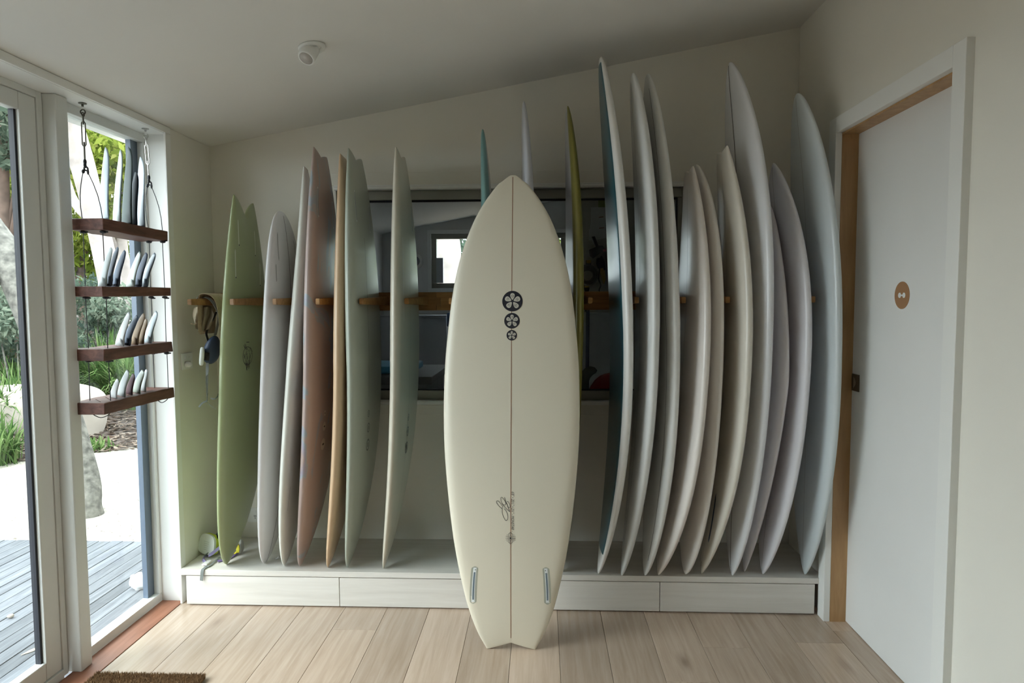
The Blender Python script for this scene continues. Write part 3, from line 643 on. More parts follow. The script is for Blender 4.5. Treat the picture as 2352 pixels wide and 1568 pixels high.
# ------------------------------------------------------------------ hanging shelf of fins
HX0, HX1 = -1.728, -1.596
hs = thing('hanging_shelf', (-1.66, 2.60, .955), 'four dark redwood shelves hung on wire cables in the window', 'shelf')
SH = [(2.386, 2.806, 1.632, 1.674, -.006, 0), (2.366, 2.818, 1.388, 1.425, .004, 0), (2.360, 2.814, 1.152, 1.195, 0, 0), (2.350, 2.816, .955, .9985, -.002, 0)]
for i, (a, b2, z0, z1, tilt, _) in enumerate(SH):
    bm = bmesh.new(); nseg = 10; rs = random.Random(i)
    prof = [(HX0, z0), (HX1, z0), (HX1, z1), (HX0, z1)]; rings = []
    for k in range(nseg+1):
        y = a+(b2-a)*k/nseg; j = lambda q: rs.uniform(-q, q)
        e = 1 if k in (0, nseg) else .6
        rings.append([bm.verts.new((x+j(.0016)*e, y+(j(.004) if k == nseg else 0), z+tilt*k/nseg+j(.0012))) for x, z in prof])
    for k in range(nseg):
        for q in range(4): bm.faces.new((rings[k][q], rings[k][(q+1) % 4], rings[k+1][(q+1) % 4], rings[k+1][q]))
    bm.faces.new(rings[0][::-1]); bm.faces.new(rings[-1]); bmesh.ops.recalc_face_normals(bm, faces=bm.faces)
    bmesh.ops.bevel(bm, geom=[e for e in bm.edges if len(e.link_faces) == 2 and e.calc_face_angle(0) > .8], offset=.002, segments=1, affect='EDGES')
    sb = MB().bm(bm).build('shelf_board', red_m, hs)
    cut = MB()
    for k in range(7):
        yc = a+.06+(b2-a-.1)*k/6.5; fr = ((-1.66, yc, z1-.012), (.707, -.707, 0), (.707, .707, 0), (0, 0, 1))
        cut.prism([(-.045, -.0018), (.045, -.0018), (.045, .0018), (-.045, .0018)], fr, .03)
    co_ = cut.build('slot_cut', red_m); bo = sb.modifiers.new('slots', 'BOOLEAN'); bo.object = co_; bo.operation = 'DIFFERENCE'; bo.solver = 'EXACT'
    bpy.context.view_layer.update(); nm_ = bpy.data.meshes.new_from_object(sb.evaluated_get(bpy.context.evaluated_depsgraph_get()))
    sb.modifiers.clear(); sb.data = nm_; bpy.data.objects.remove(co_)
aged_m = plain('aged_steel', (.12, .115, .09), .5, metal=.5)
def hanger(top, knot, name_i):
    top, knot = Vector(top), Vector(knot); d_ = knot-top
    MB().lathe([(.0, 0), (.014, .0), (.014, .002), (.004, .004), (.004, .012)], top, (0, 0, -1), 16).build('ceiling_hook', steelb_m if name_i else aged_m, hs)
    MB().ring(top+d_*.15, (0, 1, 0), .009, .0022).ring(top+d_*.19, (1, 0, 0), .007, .002).build('eyelet', steelb_m if name_i else aged_m, hs)
    p0, p1 = top+d_*.30, top+d_*.74
    mb = MB()
    for sx in (-1, 1): mb.tube([p0+Vector((sx*.001, 0, 0)), p0+Vector((sx*.007, 0, -.008)), p1+Vector((sx*.007, 0, .008)), p1+Vector((sx*.001, 0, 0))], .0022, 6)
    mb.tube([top+d_*.2, p0+d_*.06], .003, 6).tube([p1-d_*.08, knot], .003, 6).build('turnbuckle', steelb_m if name_i else aged_m, hs)
    MB().ell(knot, (.006, .006, .012)).ring(knot+Vector((0, 0, -.012)), (1, .3, 0), .008, .003).ring(knot+Vector((.003, 0, -.024)), (0, 1, .3), .007, .003).ell(knot+Vector((-.008, 0, -.034)), (.006, .005, .008)).ell(knot+Vector((.010, 0, -.036)), (.004, .004, .011)).build('cable_clamp', cable_m, hs)
hn, hf = Vector((-1.686, 2.432, 2.0995)), Vector((-1.672, 2.80, 2.0995))
kn, kf = at(195, 372, y=2.425), at(342, 408, y=2.80)
hanger(hn, kn, 0); hanger(hf, kf, 1)
for (yc, k_, xs_) in ((2.415, kn, (-1.694, -1.617)), (2.782, kf, (-1.664, -1.604))):
    for sx, xx in zip((-1, 1), xs_):
        k0 = k_+Vector((sx*.009, 0, -.036)); zt = SH[0][3]
        pts = [k0] + [k0.lerp(Vector((xx, yc, zt)), t) + Vector((sx*.010*math.sin(math.pi*t), 0, 0)) for t in (.25, .5, .75)] + [Vector((xx, yc, zt))]
        for i, z in enumerate((SH[0][2], SH[1][3], SH[1][2], SH[2][3], SH[2][2], SH[3][3], SH[3][2])): pts.append(Vector((xx+.0015*math.sin(i*2+xx*40), yc, z)))
        MB().tube(pts, .0016, 6).build('cable', cable_m, hs)
        for i in range(3):
            z = SH[i][2]; MB().lathe([(.006, 0), (.012, .003), (.010, .008), (.005, .010)], (xx, yc, z+SH[i][4]*(.12 if yc < 2.6 else .9)), (0, 0, -1), 12).tube([(xx-.002, yc, z-.006), (xx+.016, yc+.004, z-.005)], .003, 6).build('cable_stop', rubber_m, hs)
    a, b2 = xs_; zb = SH[3][2]
    MB().tube(spline([(a, yc, zb+.001), (a+.012, yc, zb-.012), ((a+b2)/2, yc, zb-.022), (b2-.010, yc, zb-.012), (b2, yc, zb+.001)], 5), .0017, 6).build('cable_loop', cable_m, hs)
# fins standing in the slots
def fin_mesh(c, h, rake, th=.006, n=18, upright=.5):
    le = []; te = []
    for k in range(n+1):
        t = k/n; a = rake*t**1.45; ch = c*(max(0, 1-t**2.6))**.62*(1-.28*math.sin(math.pi*min(1, t*1.05))*upright); le.append((a, h*t)); te.append((a+ch, h*t))
    out = le + te[::-1][1:]; return out
FD = Vector((.75, -.66, 0)).normalized(); FN = Vector((.66, .75, 0)).normalized()
def lens(mb, poly, o, ex, ey, en, th):
    o, ex, ey, en = [Vector(q) for q in (o, ex, ey, en)]; n = len(poly); cx_ = sum(p[0] for p in poly)/n; cy_ = sum(p[1] for p in poly)/n; base = len(mb.v)
    for sg_ in (1, -1):
        for k, tt in ((1, .10), (.86, .7), (.45, 1)):
            for a, b2 in poly: mb.v.append(tuple(o+ex*(cx_+(a-cx_)*k)+ey*(cy_*(1-k)*.6+b2*(1-(1-k)*.6))+en*sg_*th/2*tt))
    for s2 in (0, 1):
        q = base+s2*3*n
        for j in range(2):
            for i in range(n):
                f = (q+j*n+i, q+j*n+(i+1) % n, q+(j+1)*n+(i+1) % n, q+(j+1)*n+i); mb.f.append(f if s2 else f[::-1])
        f = tuple(q+2*n+i for i in range(n)); mb.f.append(f if s2 else f[::-1])
    for i in range(n): mb.f.append((base+i, base+(i+1) % n, base+3*n+(i+1) % n, base+3*n+i))
    return mb
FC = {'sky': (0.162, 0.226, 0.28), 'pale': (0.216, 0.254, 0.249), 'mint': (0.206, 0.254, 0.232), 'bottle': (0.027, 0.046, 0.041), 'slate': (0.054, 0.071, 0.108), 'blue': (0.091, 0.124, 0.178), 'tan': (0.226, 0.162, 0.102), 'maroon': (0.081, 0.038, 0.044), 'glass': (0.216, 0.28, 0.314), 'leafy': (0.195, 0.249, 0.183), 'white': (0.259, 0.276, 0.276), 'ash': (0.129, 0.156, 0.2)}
FL = {'sky': 'sky blue', 'pale': 'pale grey-green', 'mint': 'pale mint', 'bottle': 'dark bottle green', 'slate': 'dark slate blue', 'blue': 'steel blue', 'tan': 'tan', 'maroon': 'maroon', 'glass': 'clear glassy', 'leafy': 'pale green', 'white': 'white', 'ash': 'ash blue'}
SN = ['top', 'second', 'third', 'bottom']
FINS = [
 (0, 'sky', 238, 497, 246, 340, 'tall %s single fin at the near end of the top hanging shelf'), (0, 'mint', 268, 503, 280, 347, 'tall slender %s fin on the top hanging shelf'), (0, 'bottle', 291, 507, 299, 339, 'tall curved %s fin on the top hanging shelf'), (0, 'slate', 303, 510, 312, 397, 'shorter %s fin on the top hanging shelf'), (0, 'glass', 321, 514, 325, 360, 'tall broad %s blue fin at the far end of the top hanging shelf'),
 (1, 'pale', 234, 656, 256, 571, '%s fin first in line on the second hanging shelf'), (1, 'ash', 248, 656, 271, 570, 'narrow %s fin in the first trio on the second hanging shelf'), (1, 'blue', 264, 656, 286, 577, '%s fin closing the first trio on the second hanging shelf'), (1, 'mint', 299, 658, 320, 580, 'broad %s fin leading the second trio on the second hanging shelf'), (1, 'slate', 315, 658, 335, 582, '%s fin in the middle of the second trio on the second hanging shelf'), (1, 'sky', 329, 658, 354, 583, '%s fin at the far end of the second hanging shelf'),
 (2, 'white', 274, 791, 296, 715, 'broad frosty %s fin first on the third hanging shelf'), (2, 'blue', 289, 790, 314, 722, '%s fin with dark tabs on the third hanging shelf'), (2, 'tan', 307, 788, 329, 718, 'taller %s fin on the third hanging shelf'), (2, 'tan', 322, 787, 334, 731, 'small slim %s fin on the third hanging shelf'), (2, 'glass', 338, 786, 358, 713, 'tall %s fin at the far end of the third hanging shelf'),
 (3, 'white', 260, 913, 268, 868, 'short %s fin first on the bottom hanging shelf'), (3, 'pale', 278, 911, 292, 846, 'tall %s fin on the bottom hanging shelf'), (3, 'maroon', 296, 907, 305, 856, 'short %s fin on the bottom hanging shelf'), (3, 'leafy', 312, 902, 326, 846, '%s fin on the bottom hanging shelf'), (3, 'white', 328, 898, 335, 846, 'slim %s fin at the far end of the bottom hanging shelf')]
for sh, colr, bx, by, tx, ty, lab in FINS:
    zt = SH[sh][3]; xc = -1.648; y = at(bx, by, x=xc).y; zt += SH[sh][4]*(y-SH[sh][0])/(SH[sh][1]-SH[sh][0])
    h = at(tx, ty, y=y-.02).z - zt; c_ = (.130 if sh == 0 else .105 if h > .1 else .085)*(.8 if 'slender' in lab or 'slim' in lab or 'narrow' in lab else 1)
    rake = (tx-bx+4)/190 + c_*.45
    o = Vector((xc, y, zt+.0004)) - FD*c_*.5
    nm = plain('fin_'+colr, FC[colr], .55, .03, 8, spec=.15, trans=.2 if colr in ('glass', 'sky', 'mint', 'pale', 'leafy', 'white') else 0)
    f = thing('surfboard_fin', (xc, y, zt), lab % FL[colr], 'fin')
    lens(MB(), fin_mesh(c_, h, rake), o, FD, (0, 0, 1), FN, .008).build('fin_blade', nm, f, True)
    if sh in (1, 2) and colr in ('blue', 'ash', 'slate'):
        for k in range(4): p = o+FD*(c_*(.2+.2*k))+Vector((0, 0, .006))-FN*.0046; MB().box(p.x-.002, p.x+.002, p.y-.001, p.y+.001, p.z-.003, p.z+.004).build('fin_screw', black_m, f)

# ------------------------------------------------------------------ ceiling spot
lp_ = at(716, 112, z=2.268); nz = Vector((-CS, 0, 1)).normalized(); lc = Vector((lp_.x, lp_.y, cz(lp_.x)))
sp = thing('ceiling_spotlight', tuple(lc), 'small white gimbal spotlight recessed in the sloping ceiling', 'spotlight')
MB().lathe([(.034, .001), (.048, .001), (.049, .006), (.046, .011), (.034, .012), (.034, .001)], lc, -nz, 36, False).build('trim_ring', trim_m, sp, True)
MB().lathe([(.034, .0004), (.034, .0012)], lc, -nz, 28).build('recess', trim_m, sp)
ax = Vector((-.18, -.55, -.80)).normalized(); c0 = lc - nz*.006
MB().lathe([(.026, .0), (.029, .004), (.030, .055), (.028, .060), (.0245, .060), (.0235, .050)], c0, ax, 32).build('spot_can', trim_m, sp, True)
MB().lathe([(.021, .0505), (.0235, .0595)], c0, ax, 28).build('lens', plain('spot_lens', (.55, .52, .48), .2), sp, True)
MB().ell(c0+ax*.056+Vector((.004, 0, .004)), (.008, .008, .006)).build('led_chip', plain('amber_chip', (.62, .45, .22), .3), sp, True)
MB().box(c0.x-.040, c0.x-.026, c0.y-.012, c0.y+.004, c0.z-.018, c0.z+.003, .002).build('gimbal_bracket', plain('bracket_grey', (.3, .3, .29), .5), sp)

# ------------------------------------------------------------------ power points
def gpo(name, o, ex, en, w_, h_, label, plug):
    o, ex, en = Vector(o), Vector(ex), Vector(en); g = thing(name, tuple(o), label, 'power point')
    def blk(n, a, b2, c_, d_, t0, t1, mt, bev=.0015):
        bm = bmesh.new(); bmesh.ops.create_cube(bm, size=1)
        for v_ in bm.verts: q = v_.co+Vector((.5, .5, .5)); v_.co = o+ex*(a+(b2-a)*q.x)+Vector((0, 0, 1))*(c_+(d_-c_)*q.z)+en*(t0+(t1-t0)*q.y)
        bmesh.ops.recalc_face_normals(bm, faces=bm.faces); bmesh.ops.bevel(bm, geom=list(bm.edges), offset=bev, segments=2, affect='EDGES'); return MB().bm(bm).build(n, mt, g)
    blk('cover_plate', -w_/2, w_/2, -h_/2, h_/2, .0005, .008, trim_m)
    for a in (-.018, .018):
        blk('switch', a-.006, a+.006, .012, .024, .008, .0115, white_m, .001)
        for k in (-1, 1): blk('pin_slot', a+k*.004-.0012, a+k*.004+.0012, -.010, -.001, .0078, .0086, black_m, .0002)
        blk('pin_slot', a-.0012, a+.0012, -.020, -.012, .0078, .0086, black_m, .0002)
    if plug: MB().lathe([(.013, 0), (.013, .018), (.008, .026)], o+ex*.016+Vector((0, 0, -.014))+en*.0085, en, 16).build('plug', white_m, g, True)
p = at(427, 829, x=XL); gpo('power_point', (XL, p.y, p.z), (0, -1, 0), (1, 0, 0), .092, .074, 'white double power point with a plug on the left wall', True)
p = at(590, 1181, y=YB); gpo('power_point', (p.x+.012, YB, p.z), (1, 0, 0), (0, -1, 0), .115, .074, 'white power point low on the back wall behind the boards', False)

# ------------------------------------------------------------------ things hanging on the first peg
tan_c = plain('hessian_tan', (.42, .33, .23), .9, .12, 60, bmp=.5, bscale=500); olive_c = plain('khaki_mesh', (.26, .22, .15), .9, .15, 40, bmp=.3, bscale=300)
strap_m = plain('grey_webbing', (.20, .22, .21), .8, .06, 60); navy_m = plain('navy_rubber', (.035, .06, .11), .5); blk_m = plain('black_webbing', (.015, .015, .014), .8)
filt_m = plain('filter_white', (.70, .74, .70), .6, .03, 30); lime_m = plain('lime_band', (.52, .60, .05), .5); blu_m = plain('blue_rubber', (.05, .10, .18), .5)
pgx = PEGX[0]
cl = thing('hessian_cloth', (pgx, 3.05, .98), 'rough tan cloth folded over the first rack peg beside the green board', 'cloth')
def sheet(name, cols, mat, parent, th=.003):
    """cols: list of point columns -> thick smooth sheet"""
    n, k = len(cols), len(cols[0]); vv = [tuple(p) for c_ in cols for p in c_]
    ff = [(i*k+j, i*k+j+1, (i+1)*k+j+1, (i+1)*k+j) for i in range(n-1) for j in range(k-1)]
    o = link(name, vv, ff, mat, parent, True); md_ = o.modifiers.new('solid', 'SOLIDIFY'); md_.thickness = th; md_.offset = 0
    s2 = o.modifiers.new('sub', 'SUBSURF'); s2.levels = 1; s2.render_levels = 1; return o
cols = []
for i in range(9):
    y = 2.845+.021*i; wv = .005*math.sin(i*1.3)
    cols.append([Vector((pgx+q[0]+wv*q[2], y+q[3], q[1])) for q in ((-.022, 1.22, 1, .004), (-.020, 1.30, .6, 0), (-.018, 1.37, .2, 0), (-.012, 1.398, 0, 0), (.004, 1.404, 0, 0), (.040, 1.398, 0, 0), (.068, 1.37, .3, 0), (.078, 1.26, .8, 0), (.074, 1.14, 1.2, .002), (.066, 1.05, 1.4, .003), (.066, 1.00, 1.2, -.004), (.078, .985, 1, -.008), (.084, 1.01, 1, -.008))])
sheet('cloth_fold', cols, tan_c, cl, .004)
# khaki bag
kb = thing('khaki_pouch', (pgx+.01, 2.90, 1.10), 'small crumpled khaki pouch dangling under the first rack peg', 'pouch')
rs = random.Random(5); cols = []
for i in range(9):
    a = -1+2*i/8; cols.append([at(466+a*26*(1-.55*abs(j/6-.35))+rs.uniform(-2, 2), 704+j*9.5+10*abs(a)*(j > 3)*-.6, y=2.885+.03*math.sin(i*1.9+j*.8)+.02*abs(a)) for j in range(7)])
sheet('pouch_body', cols, olive_c, kb, .004)
MB().ribbon(spline([at(455, 702, y=2.88), at(452, 690, y=2.89), at(455, 684.5, y=2.9), at(462, 683.5, y=2.93), at(480, 700, y=2.9)], 5), .012, (0, 1, 0), .002).build('pouch_strap', strap_m, kb)
MB().tube(spline([at(452, 742, y=2.88), at(447, 744, y=2.87), at(438, 743, y=2.86)], 4), .0016, 6).build('draw_cord', tan_c, kb)
# hanging respirator
hr = thing('respirator_mask', tuple(at(482, 800, y=2.93)), 'navy half-mask respirator with a white filter hanging from the first rack peg', 'respirator')
cc = at(487, 803, y=2.95)
MB().ell(cc, (.032, .050, .066), Matrix.Rotation(.25, 3, 'Y'), 18, 12, lambda p: Vector((p.x*(1-.25*p.z), p.y, p.z))).build('face_piece', navy_m, hr, True)
fc = at(463.5, 818, y=2.88); ax_f = Vector((-.86, -.50, .10)).normalized()
MB().lathe([(.036, -.008), (.041, -.004), (.041, .004), (.036, .008)], fc, ax_f, 28).build('filter', filt_m, hr, True)
MB().lathe([(.018, -.030), (.018, -.008)], fc, ax_f, 18).build('filter_neck', blk_m, hr, True)
MB().ribbon(spline([at(464, 683, y=2.90), at(474, 682.5, y=2.87), at(486, 690, y=2.865), at(497, 706, y=2.875), at(503, 722, y=2.90), at(500, 745, y=2.93), at(494, 770, y=2.94)], 5), .016, (.3, 1, .2), .002).build('head_strap', strap_m, hr)
MB().ribbon(spline([at(497, 716, y=2.90), at(490, 732, y=2.90), at(480, 750, y=2.91), at(474, 765, y=2.92), at(478, 782, y=2.93)], 5), .012, (.2, 1, 0), .002).build('neck_strap', blk_m, hr)
MB().ribbon(spline([at(476.5, 833, y=2.92), at(476, 850, y=2.92), at(475.5, 880, y=2.92), at(476, 905, y=2.92), at(476, 921, y=2.92)], 4), [.013]*5+[.011]*4+[.007]*4+[.004]*4, [(1, .1, 0)]*6+[(.8, .5, 0)]*6+[(.4, 1, 0)]*6, .0018).build('trailing_strap', strap_m, hr)
MB().ribbon(spline([at(476, 921, y=2.92), at(469, 923, y=2.915), at(462, 928, y=2.91), at(457, 935, y=2.905)], 4), .008, (0, .3, 1), .0018).tube([at(475, 922, y=2.92), at(484, 931, y=2.93), at(496, 939, y=2.94)], .0012, 5).build('strap_tail', strap_m, hr)
MB().ribbon(spline([at(484, 914, y=2.96), at(492, 916, y=2.96), at(499, 911, y=2.97), at(501, 904, y=2.98)], 4), .006, (0, .3, 1), .0015).build('strap_loop', strap_m, hr)

# ------------------------------------------------------------------ respirator lying on the bench
rb_ = thing('respirator_mask', tuple(at(490, 1275, z=BZ)), 'respirator with white and lime filters lying on the bench end', 'respirator')
fo = at(479, 1256, y=3.03); fo.z = max(fo.z, BZ+.052); fx = Vector((.93, -.36, 0)).normalized(); fy = Vector((.10, .22, .97)).normalized(); fn_ = fx.cross(fy).normalized()
if fn_.y > 0: fn_ = -fn_
pol = []
for k in range(40):
    a = 2*math.pi*k/40; rr = 1/((abs(math.cos(a))**3.2+abs(math.sin(a))**3.2)**(1/3.2)); x_, y_ = .050*rr*math.cos(a), .046*rr*math.sin(a); pol.append((x_*(1-.10*y_/.046), y_-.10*x_))
MB().prism(pol, (fo, fx, fy, fn_), .012).build('filter', filt_m, rb_)
MB().prism([(a*1.03, b2*1.03) for a, b2 in pol], (fo-fn_*.016, fx, fy, fn_), .0155).build('filter_band', lime_m, rb_)
for k in range(5): MB().prism([(-.020+.002*k, .012-.009*k), (.016-.002*k, .010-.009*k), (.016-.002*k, .0115-.009*k), (-.020+.002*k, .0135-.009*k)], (fo+fn_*.012, fx, fy, fn_), .0005).build('embossed_line', plain('emboss_grey', (.45, .48, .45), .6), rb_)
MB().ell(fo+Vector((.062, .055, .008)), (.055, .045, .05), None, 18, 12).build('face_piece', blu_m, rb_, True)
MB().ell(fo+Vector((.045, .02, .028)), (.014, .02, .014)).build('valve', blk_m, rb_, True)
f2 = at(545, 1266, y=3.02); f2.z = max(f2.z, BZ+.036)
MB().ribbon(spline([f2+Vector((-.012, 0, -.022)), f2+Vector((.006, -.01, -.012)), f2+Vector((.010, -.012, .010)), f2+Vector((.004, -.01, .028))], 5), .014, (1, 0, .4), .006).build('filter_band', plain('yellow_band', (.70, .62, .04), .5), rb_)
MB().ell(f2+Vector((.004, .02, .004)), (.020, .018, .036)).build('filter_cover', plain('clear_grey', (.42, .42, .38), .4), rb_, True)
MB().ribbon(spline([at(553, 1264, z=.171), at(536, 1275, z=.172), at(520, 1284, z=.1705), at(500, 1288, z=.171)], 5), .018, (.5, 1, 0), .003).build('head_strap', plain('purple_webbing', (.20, .14, .34), .7), rb_)
MB().ribbon(spline([fo+Vector((.085, -.015, .010)), fo+Vector((.060, -.035, -.012)), fo+Vector((.030, -.055, -.034)), at(480, 1272, z=.172), at(466, 1282, z=.170), at(472, 1292, z=.170)], 5), .014, (.2, .5, 1), .003).build('head_strap', plain('lilac_webbing', (.30, .26, .46), .7), rb_)
MB().tube(spline([at(500, 1262, z=.20), at(486, 1266, z=.19), at(474, 1272, z=.18), at(467, 1282, z=.171), at(473, 1290, z=.171)], 5), .0028, 8).build('elastic_cord', strap_m, rb_)
MB().ribbon(spline([at(505, 1279, z=.171), at(494, 1288, z=.171), at(482, 1299, z=.1695), at(474, 1302, z=.170)], 5), .009, (.6, 1, 0), .002).build('lower_strap', strap_m, rb_)
bk = at(472, 1294, z=.1725); bq = at(471, 1281, z=.1725)
MB().prism([(-.0115, -.026), (.0115, -.026), (.0115, .012), (.008, .022), (0, .026), (-.008, .022), (-.0115, .012)], ((bk.x+.001, bk.y+.012, .1705), (1, 0, 0), (0, 1, 0), (0, 0, 1)), .005).build('buckle', white_m, rb_)
tp = at(471, 1303, z=.168)
MB().ribbon(spline([(tp.x+.004, tp.y+.02, .1695), (tp.x+.002, BF+.004, .1690), (tp.x, BF-.006, .164), (tp.x-.003, BF-.0075, .14), (tp.x-.006, BF-.007, .118)], 5), .0135, (1, 0, 0), .0018).build('strap_end', strap_m, rb_)
sc_ = at(640, 1283, z=BZ)
sc2 = thing('plastic_clip', tuple(sc_), 'tiny white plastic clip lying on the bench between two boards', 'clip')
MB().ell(sc_+Vector((0, 0, .008)), (.006, .006, .0075)).tube([sc_+Vector((-.012, -.008, .002)), sc_+Vector((0, 0, .006)), sc_+Vector((.010, .006, .010))], .0035, 8).build('clip_body', white_m, sc2, True)

# ------------------------------------------------------------------ coir mat
mt_ = thing('door_mat', (-1.45, 2.05, 0), 'brown coir door mat on the floor by the sliding door', 'mat')
coir = plain('coir', (.22, .125, .055), .95, .25, 90, bmp=.6, bscale=700)
MY = 2.285; MB().box(-1.622, -1.215, 1.60, MY, .001, .016, .006).build('mat_base', coir, mt_)
mb = MB(); rs = random.Random(2)
for k in range(14000):
    x_ = rs.uniform(-1.622, -1.213); y_ = MY-abs(rs.gauss(0, .09)) if rs.random() < .75 else rs.uniform(1.95, MY); h_ = rs.uniform(.006, .013); a = rs.uniform(0, 6.28); q = .0011; dx_, dy_ = rs.uniform(-.006, .006), rs.uniform(-.006, .006)
    n0 = len(mb.v); mb.v += [(x_+q*math.cos(a), y_+q*math.sin(a), .014), (x_-q*math.cos(a), y_-q*math.sin(a), .014), (x_+dx_, y_+dy_, .014+h_)]; mb.f.append((n0, n0+1, n0+2))
pile = mb.build('coir_pile', coir, mt_); pile['kind'] = 'stuff'

# ------------------------------------------------------------------ workshop behind the back window
wk = plain('workshop_wall', (.66, .66, .65), .8, .02, 3); wkf = plain('workshop_floor', (.22, .215, .21), .8, .1, 3); YW = 7.4
wkc = plain('workshop_ceiling', (.74, .75, .74), .85, .01)
struct(MB().box(-1.78, 3.1, YB+.121, YW+.1, -.12, -.02).build('floor_workshop', wkf))
v = [(-1.9, YB+.121, cz(-1.9)), (3.1, YB+.121, cz(3.1)), (3.1, YW+.1, cz(3.1)), (-1.9, YW+.1, cz(-1.9))]; v = v+[(a, b2, c_+.1) for a, b2, c_ in v]
struct(link('ceiling_workshop', v, [(0, 1, 2, 3), (7, 6, 5, 4), (0, 4, 5, 1), (1, 5, 6, 2), (2, 6, 7, 3), (3, 7, 4, 0)], wkc))
fw0, fw1 = at(990, 540, y=YW), at(1300, 660, y=YW); fz1, fz0 = at(1050, 536, y=YW).z, at(1050, 662, y=YW).z
mb = MB(); mb.box(-1.8, fw0.x, YW, YW+.1, -.02, 2.5).box(fw1.x, 3.1, YW, YW+.1, -.02, 3.1).box(fw0.x, fw1.x, YW, YW+.1, -.02, fz0).box(fw0.x, fw1.x, YW, YW+.1, fz1, 2.9)
struct(mb.build('wall_workshop_rear', wk))
mb = MB(); mb.box(-1.80, -1.76, YB+.121, YW, -.02, 2.3)
struct(mb.build('wall_workshop_left', wk))
struct(MB().box(3.0, 3.1, YB+.121, YW, -.02, 3.1).build('wall_workshop_right', wk))
struct(MB().box(1.40, 3.0, YB, YB+.12, -.02, 3.1).build('wall_workshop_front', wk))
w3 = struct(empty('window_3', (fw0.x, YW, fz0)))
def frame4(par, x0, x1, z0, z1, t, ya, yb, mt):
    MB().box(x0, x1, ya, yb, z1-t, z1, .003).build('frame_head', mt, par); MB().box(x0, x1, ya, yb, z0, z0+t, .003).build('frame_sill', mt, par)
    MB().box(x0, x0+t, ya, yb, z0+t, z1-t, .003).build('frame_stile', mt, par); MB().box(x1-t, x1, ya, yb, z0+t, z1-t, .003).build('frame_stile', mt, par)
frame4(w3, fw0.x-.04, fw1.x+.04, fz0-.04, fz1+.04, .042, YW-.02, YW, wkc)
frame4(w3, fw0.x+.0, fw1.x-.0, fz0+.0, fz1-.0, .058, YW+.005, YW+.06, alu2_m)
MB().box(fw0.x+.05, fw1.x-.05, YW+.03, YW+.035, fz0+.05, fz1-.05).build('pane', glass_m, w3)
MB().box(fw0.x+.05, fw0.x+.13, YW+.005, YW+.025, fz0+.06, fz0+.34, .003).build('sash_guard', plain('guard_grey', (.42, .45, .48), .5), w3)
# partition with tools
YP = 5.1; px0 = at(1325, 600, y=YP).x
struct(MB().box(px0, 3.0, YP, YP+.1, -.02, cz(3.0)).build('wall_workshop_partition', plain('ply_wall', (.60, .57, .50), .8, .04, 4)))
MB_ = MB()
def on_wall(name, label, cat, pts, mat, th=.012, gap=.001, parts=None, group=None):
    P = [at(a, b2, y=YP) for a, b2 in pts]; c_ = sum(P, Vector())/len(P); r_ = thing(name, (c_.x, YP-gap, min(p.z for p in P)), label, cat, group)
    MB().prism([(p.x, p.z) for p in P], ((0, YP-gap, 0), (1, 0, 0), (0, 0, 1), (0, -1, 0)), th).build('body', mat, r_)
    for nm, pp, m2, t0, t1 in parts or []:
        Q = [at(a, b2, y=YP) for a, b2 in pp]; MB().prism([(p.x, p.z) for p in Q], ((0, YP-gap-t0, 0), (1, 0, 0), (0, 0, 1), (0, -1, 0)), t1-t0).build(nm, m2, r_)
    return r_
paper = plain('paper', (.78, .76, .72), .7, .03, 10); yel = plain('yellow_tool', (.60, .38, .03), .5); dk = plain('charcoal_plastic', (.035, .035, .045), .5)
on_wall('paper_sheet', 'long white sheet of notes pinned to the workshop wall', 'paper', [(1357, 476), (1392, 474), (1398, 520), (1396, 545), (1362, 553), (1352, 550), (1357, 510)], paper, .002, parts=[('ink_line', [(1376, 498), (1386, 497), (1386, 499), (1376, 500)], bronze, .002, .0026), ('ink_line', [(1376, 523), (1388, 522), (1388, 524), (1376, 525)], bronze, .002, .0026)])
on_wall('paper_note', 'small white paper note taped below the long sheet', 'paper', [(1353, 526), (1360, 527), (1362, 549), (1352, 553)], paper, .002, gap=.004)
on_wall('green_panel', 'lime green panel high on the workshop wall', 'panel', [(1374, 459), (1398, 459), (1398, 476), (1374, 476)], plain('lime_paint', (.28, .34, .10), .6), .01, gap=.0065)
on_wall('power_planer', 'dark power planer hung on the workshop wall', 'power tool', [(1357, 546), (1364, 545), (1372, 566), (1382, 566), (1388, 575), (1378, 582), (1370, 588), (1362, 594), (1355, 588), (1352, 575), (1366, 569)], dk, .09, parts=[('trigger', [(1382, 575), (1389, 573), (1389, 579), (1383, 579)], plain('pink_trigger', (.5, .16, .22), .5), .05, .1)])
for k, (a, b2) in enumerate(((1351, 600), (1347, 655))):
    on_wall('tape_measure', 'yellow and black hand tool on the workshop wall ' + ('under the planer' if k == 0 else 'just above the rail'), 'hand tool', [(a-6, b2-2), (a+5, b2-2), (a+6, b2+8), (a+4, b2+15), (a-4, b2+15), (a-6, b2+8)], dk, .04, parts=[('yellow_label', [(a-5, b2-2), (a+5, b2-2), (a+5, b2+5), (a-5, b2+5)], yel, .04, .044)])
on_wall('sander', 'black and yellow sander hung among cords on the workshop wall', 'power tool', [(1370, 594), (1381, 592), (1386, 604), (1384, 616), (1374, 617), (1369, 605)], dk, .08, parts=[('yellow_handle', [(1375, 617), (1387, 614), (1390, 640), (1386, 654), (1382, 640), (1376, 624)], yel, .01, .05)])
cb = thing('tool_leads', tuple(at(1380, 668, y=YP-.03)), 'dark cords dangling from the tools on the workshop wall', 'cord')
MB().tube(spline([at(1380, 588, y=YP-.10), at(1386, 600, y=YP-.10), at(1389, 620, y=YP-.09)], 5), .008, 6).build('cord', dk, cb)
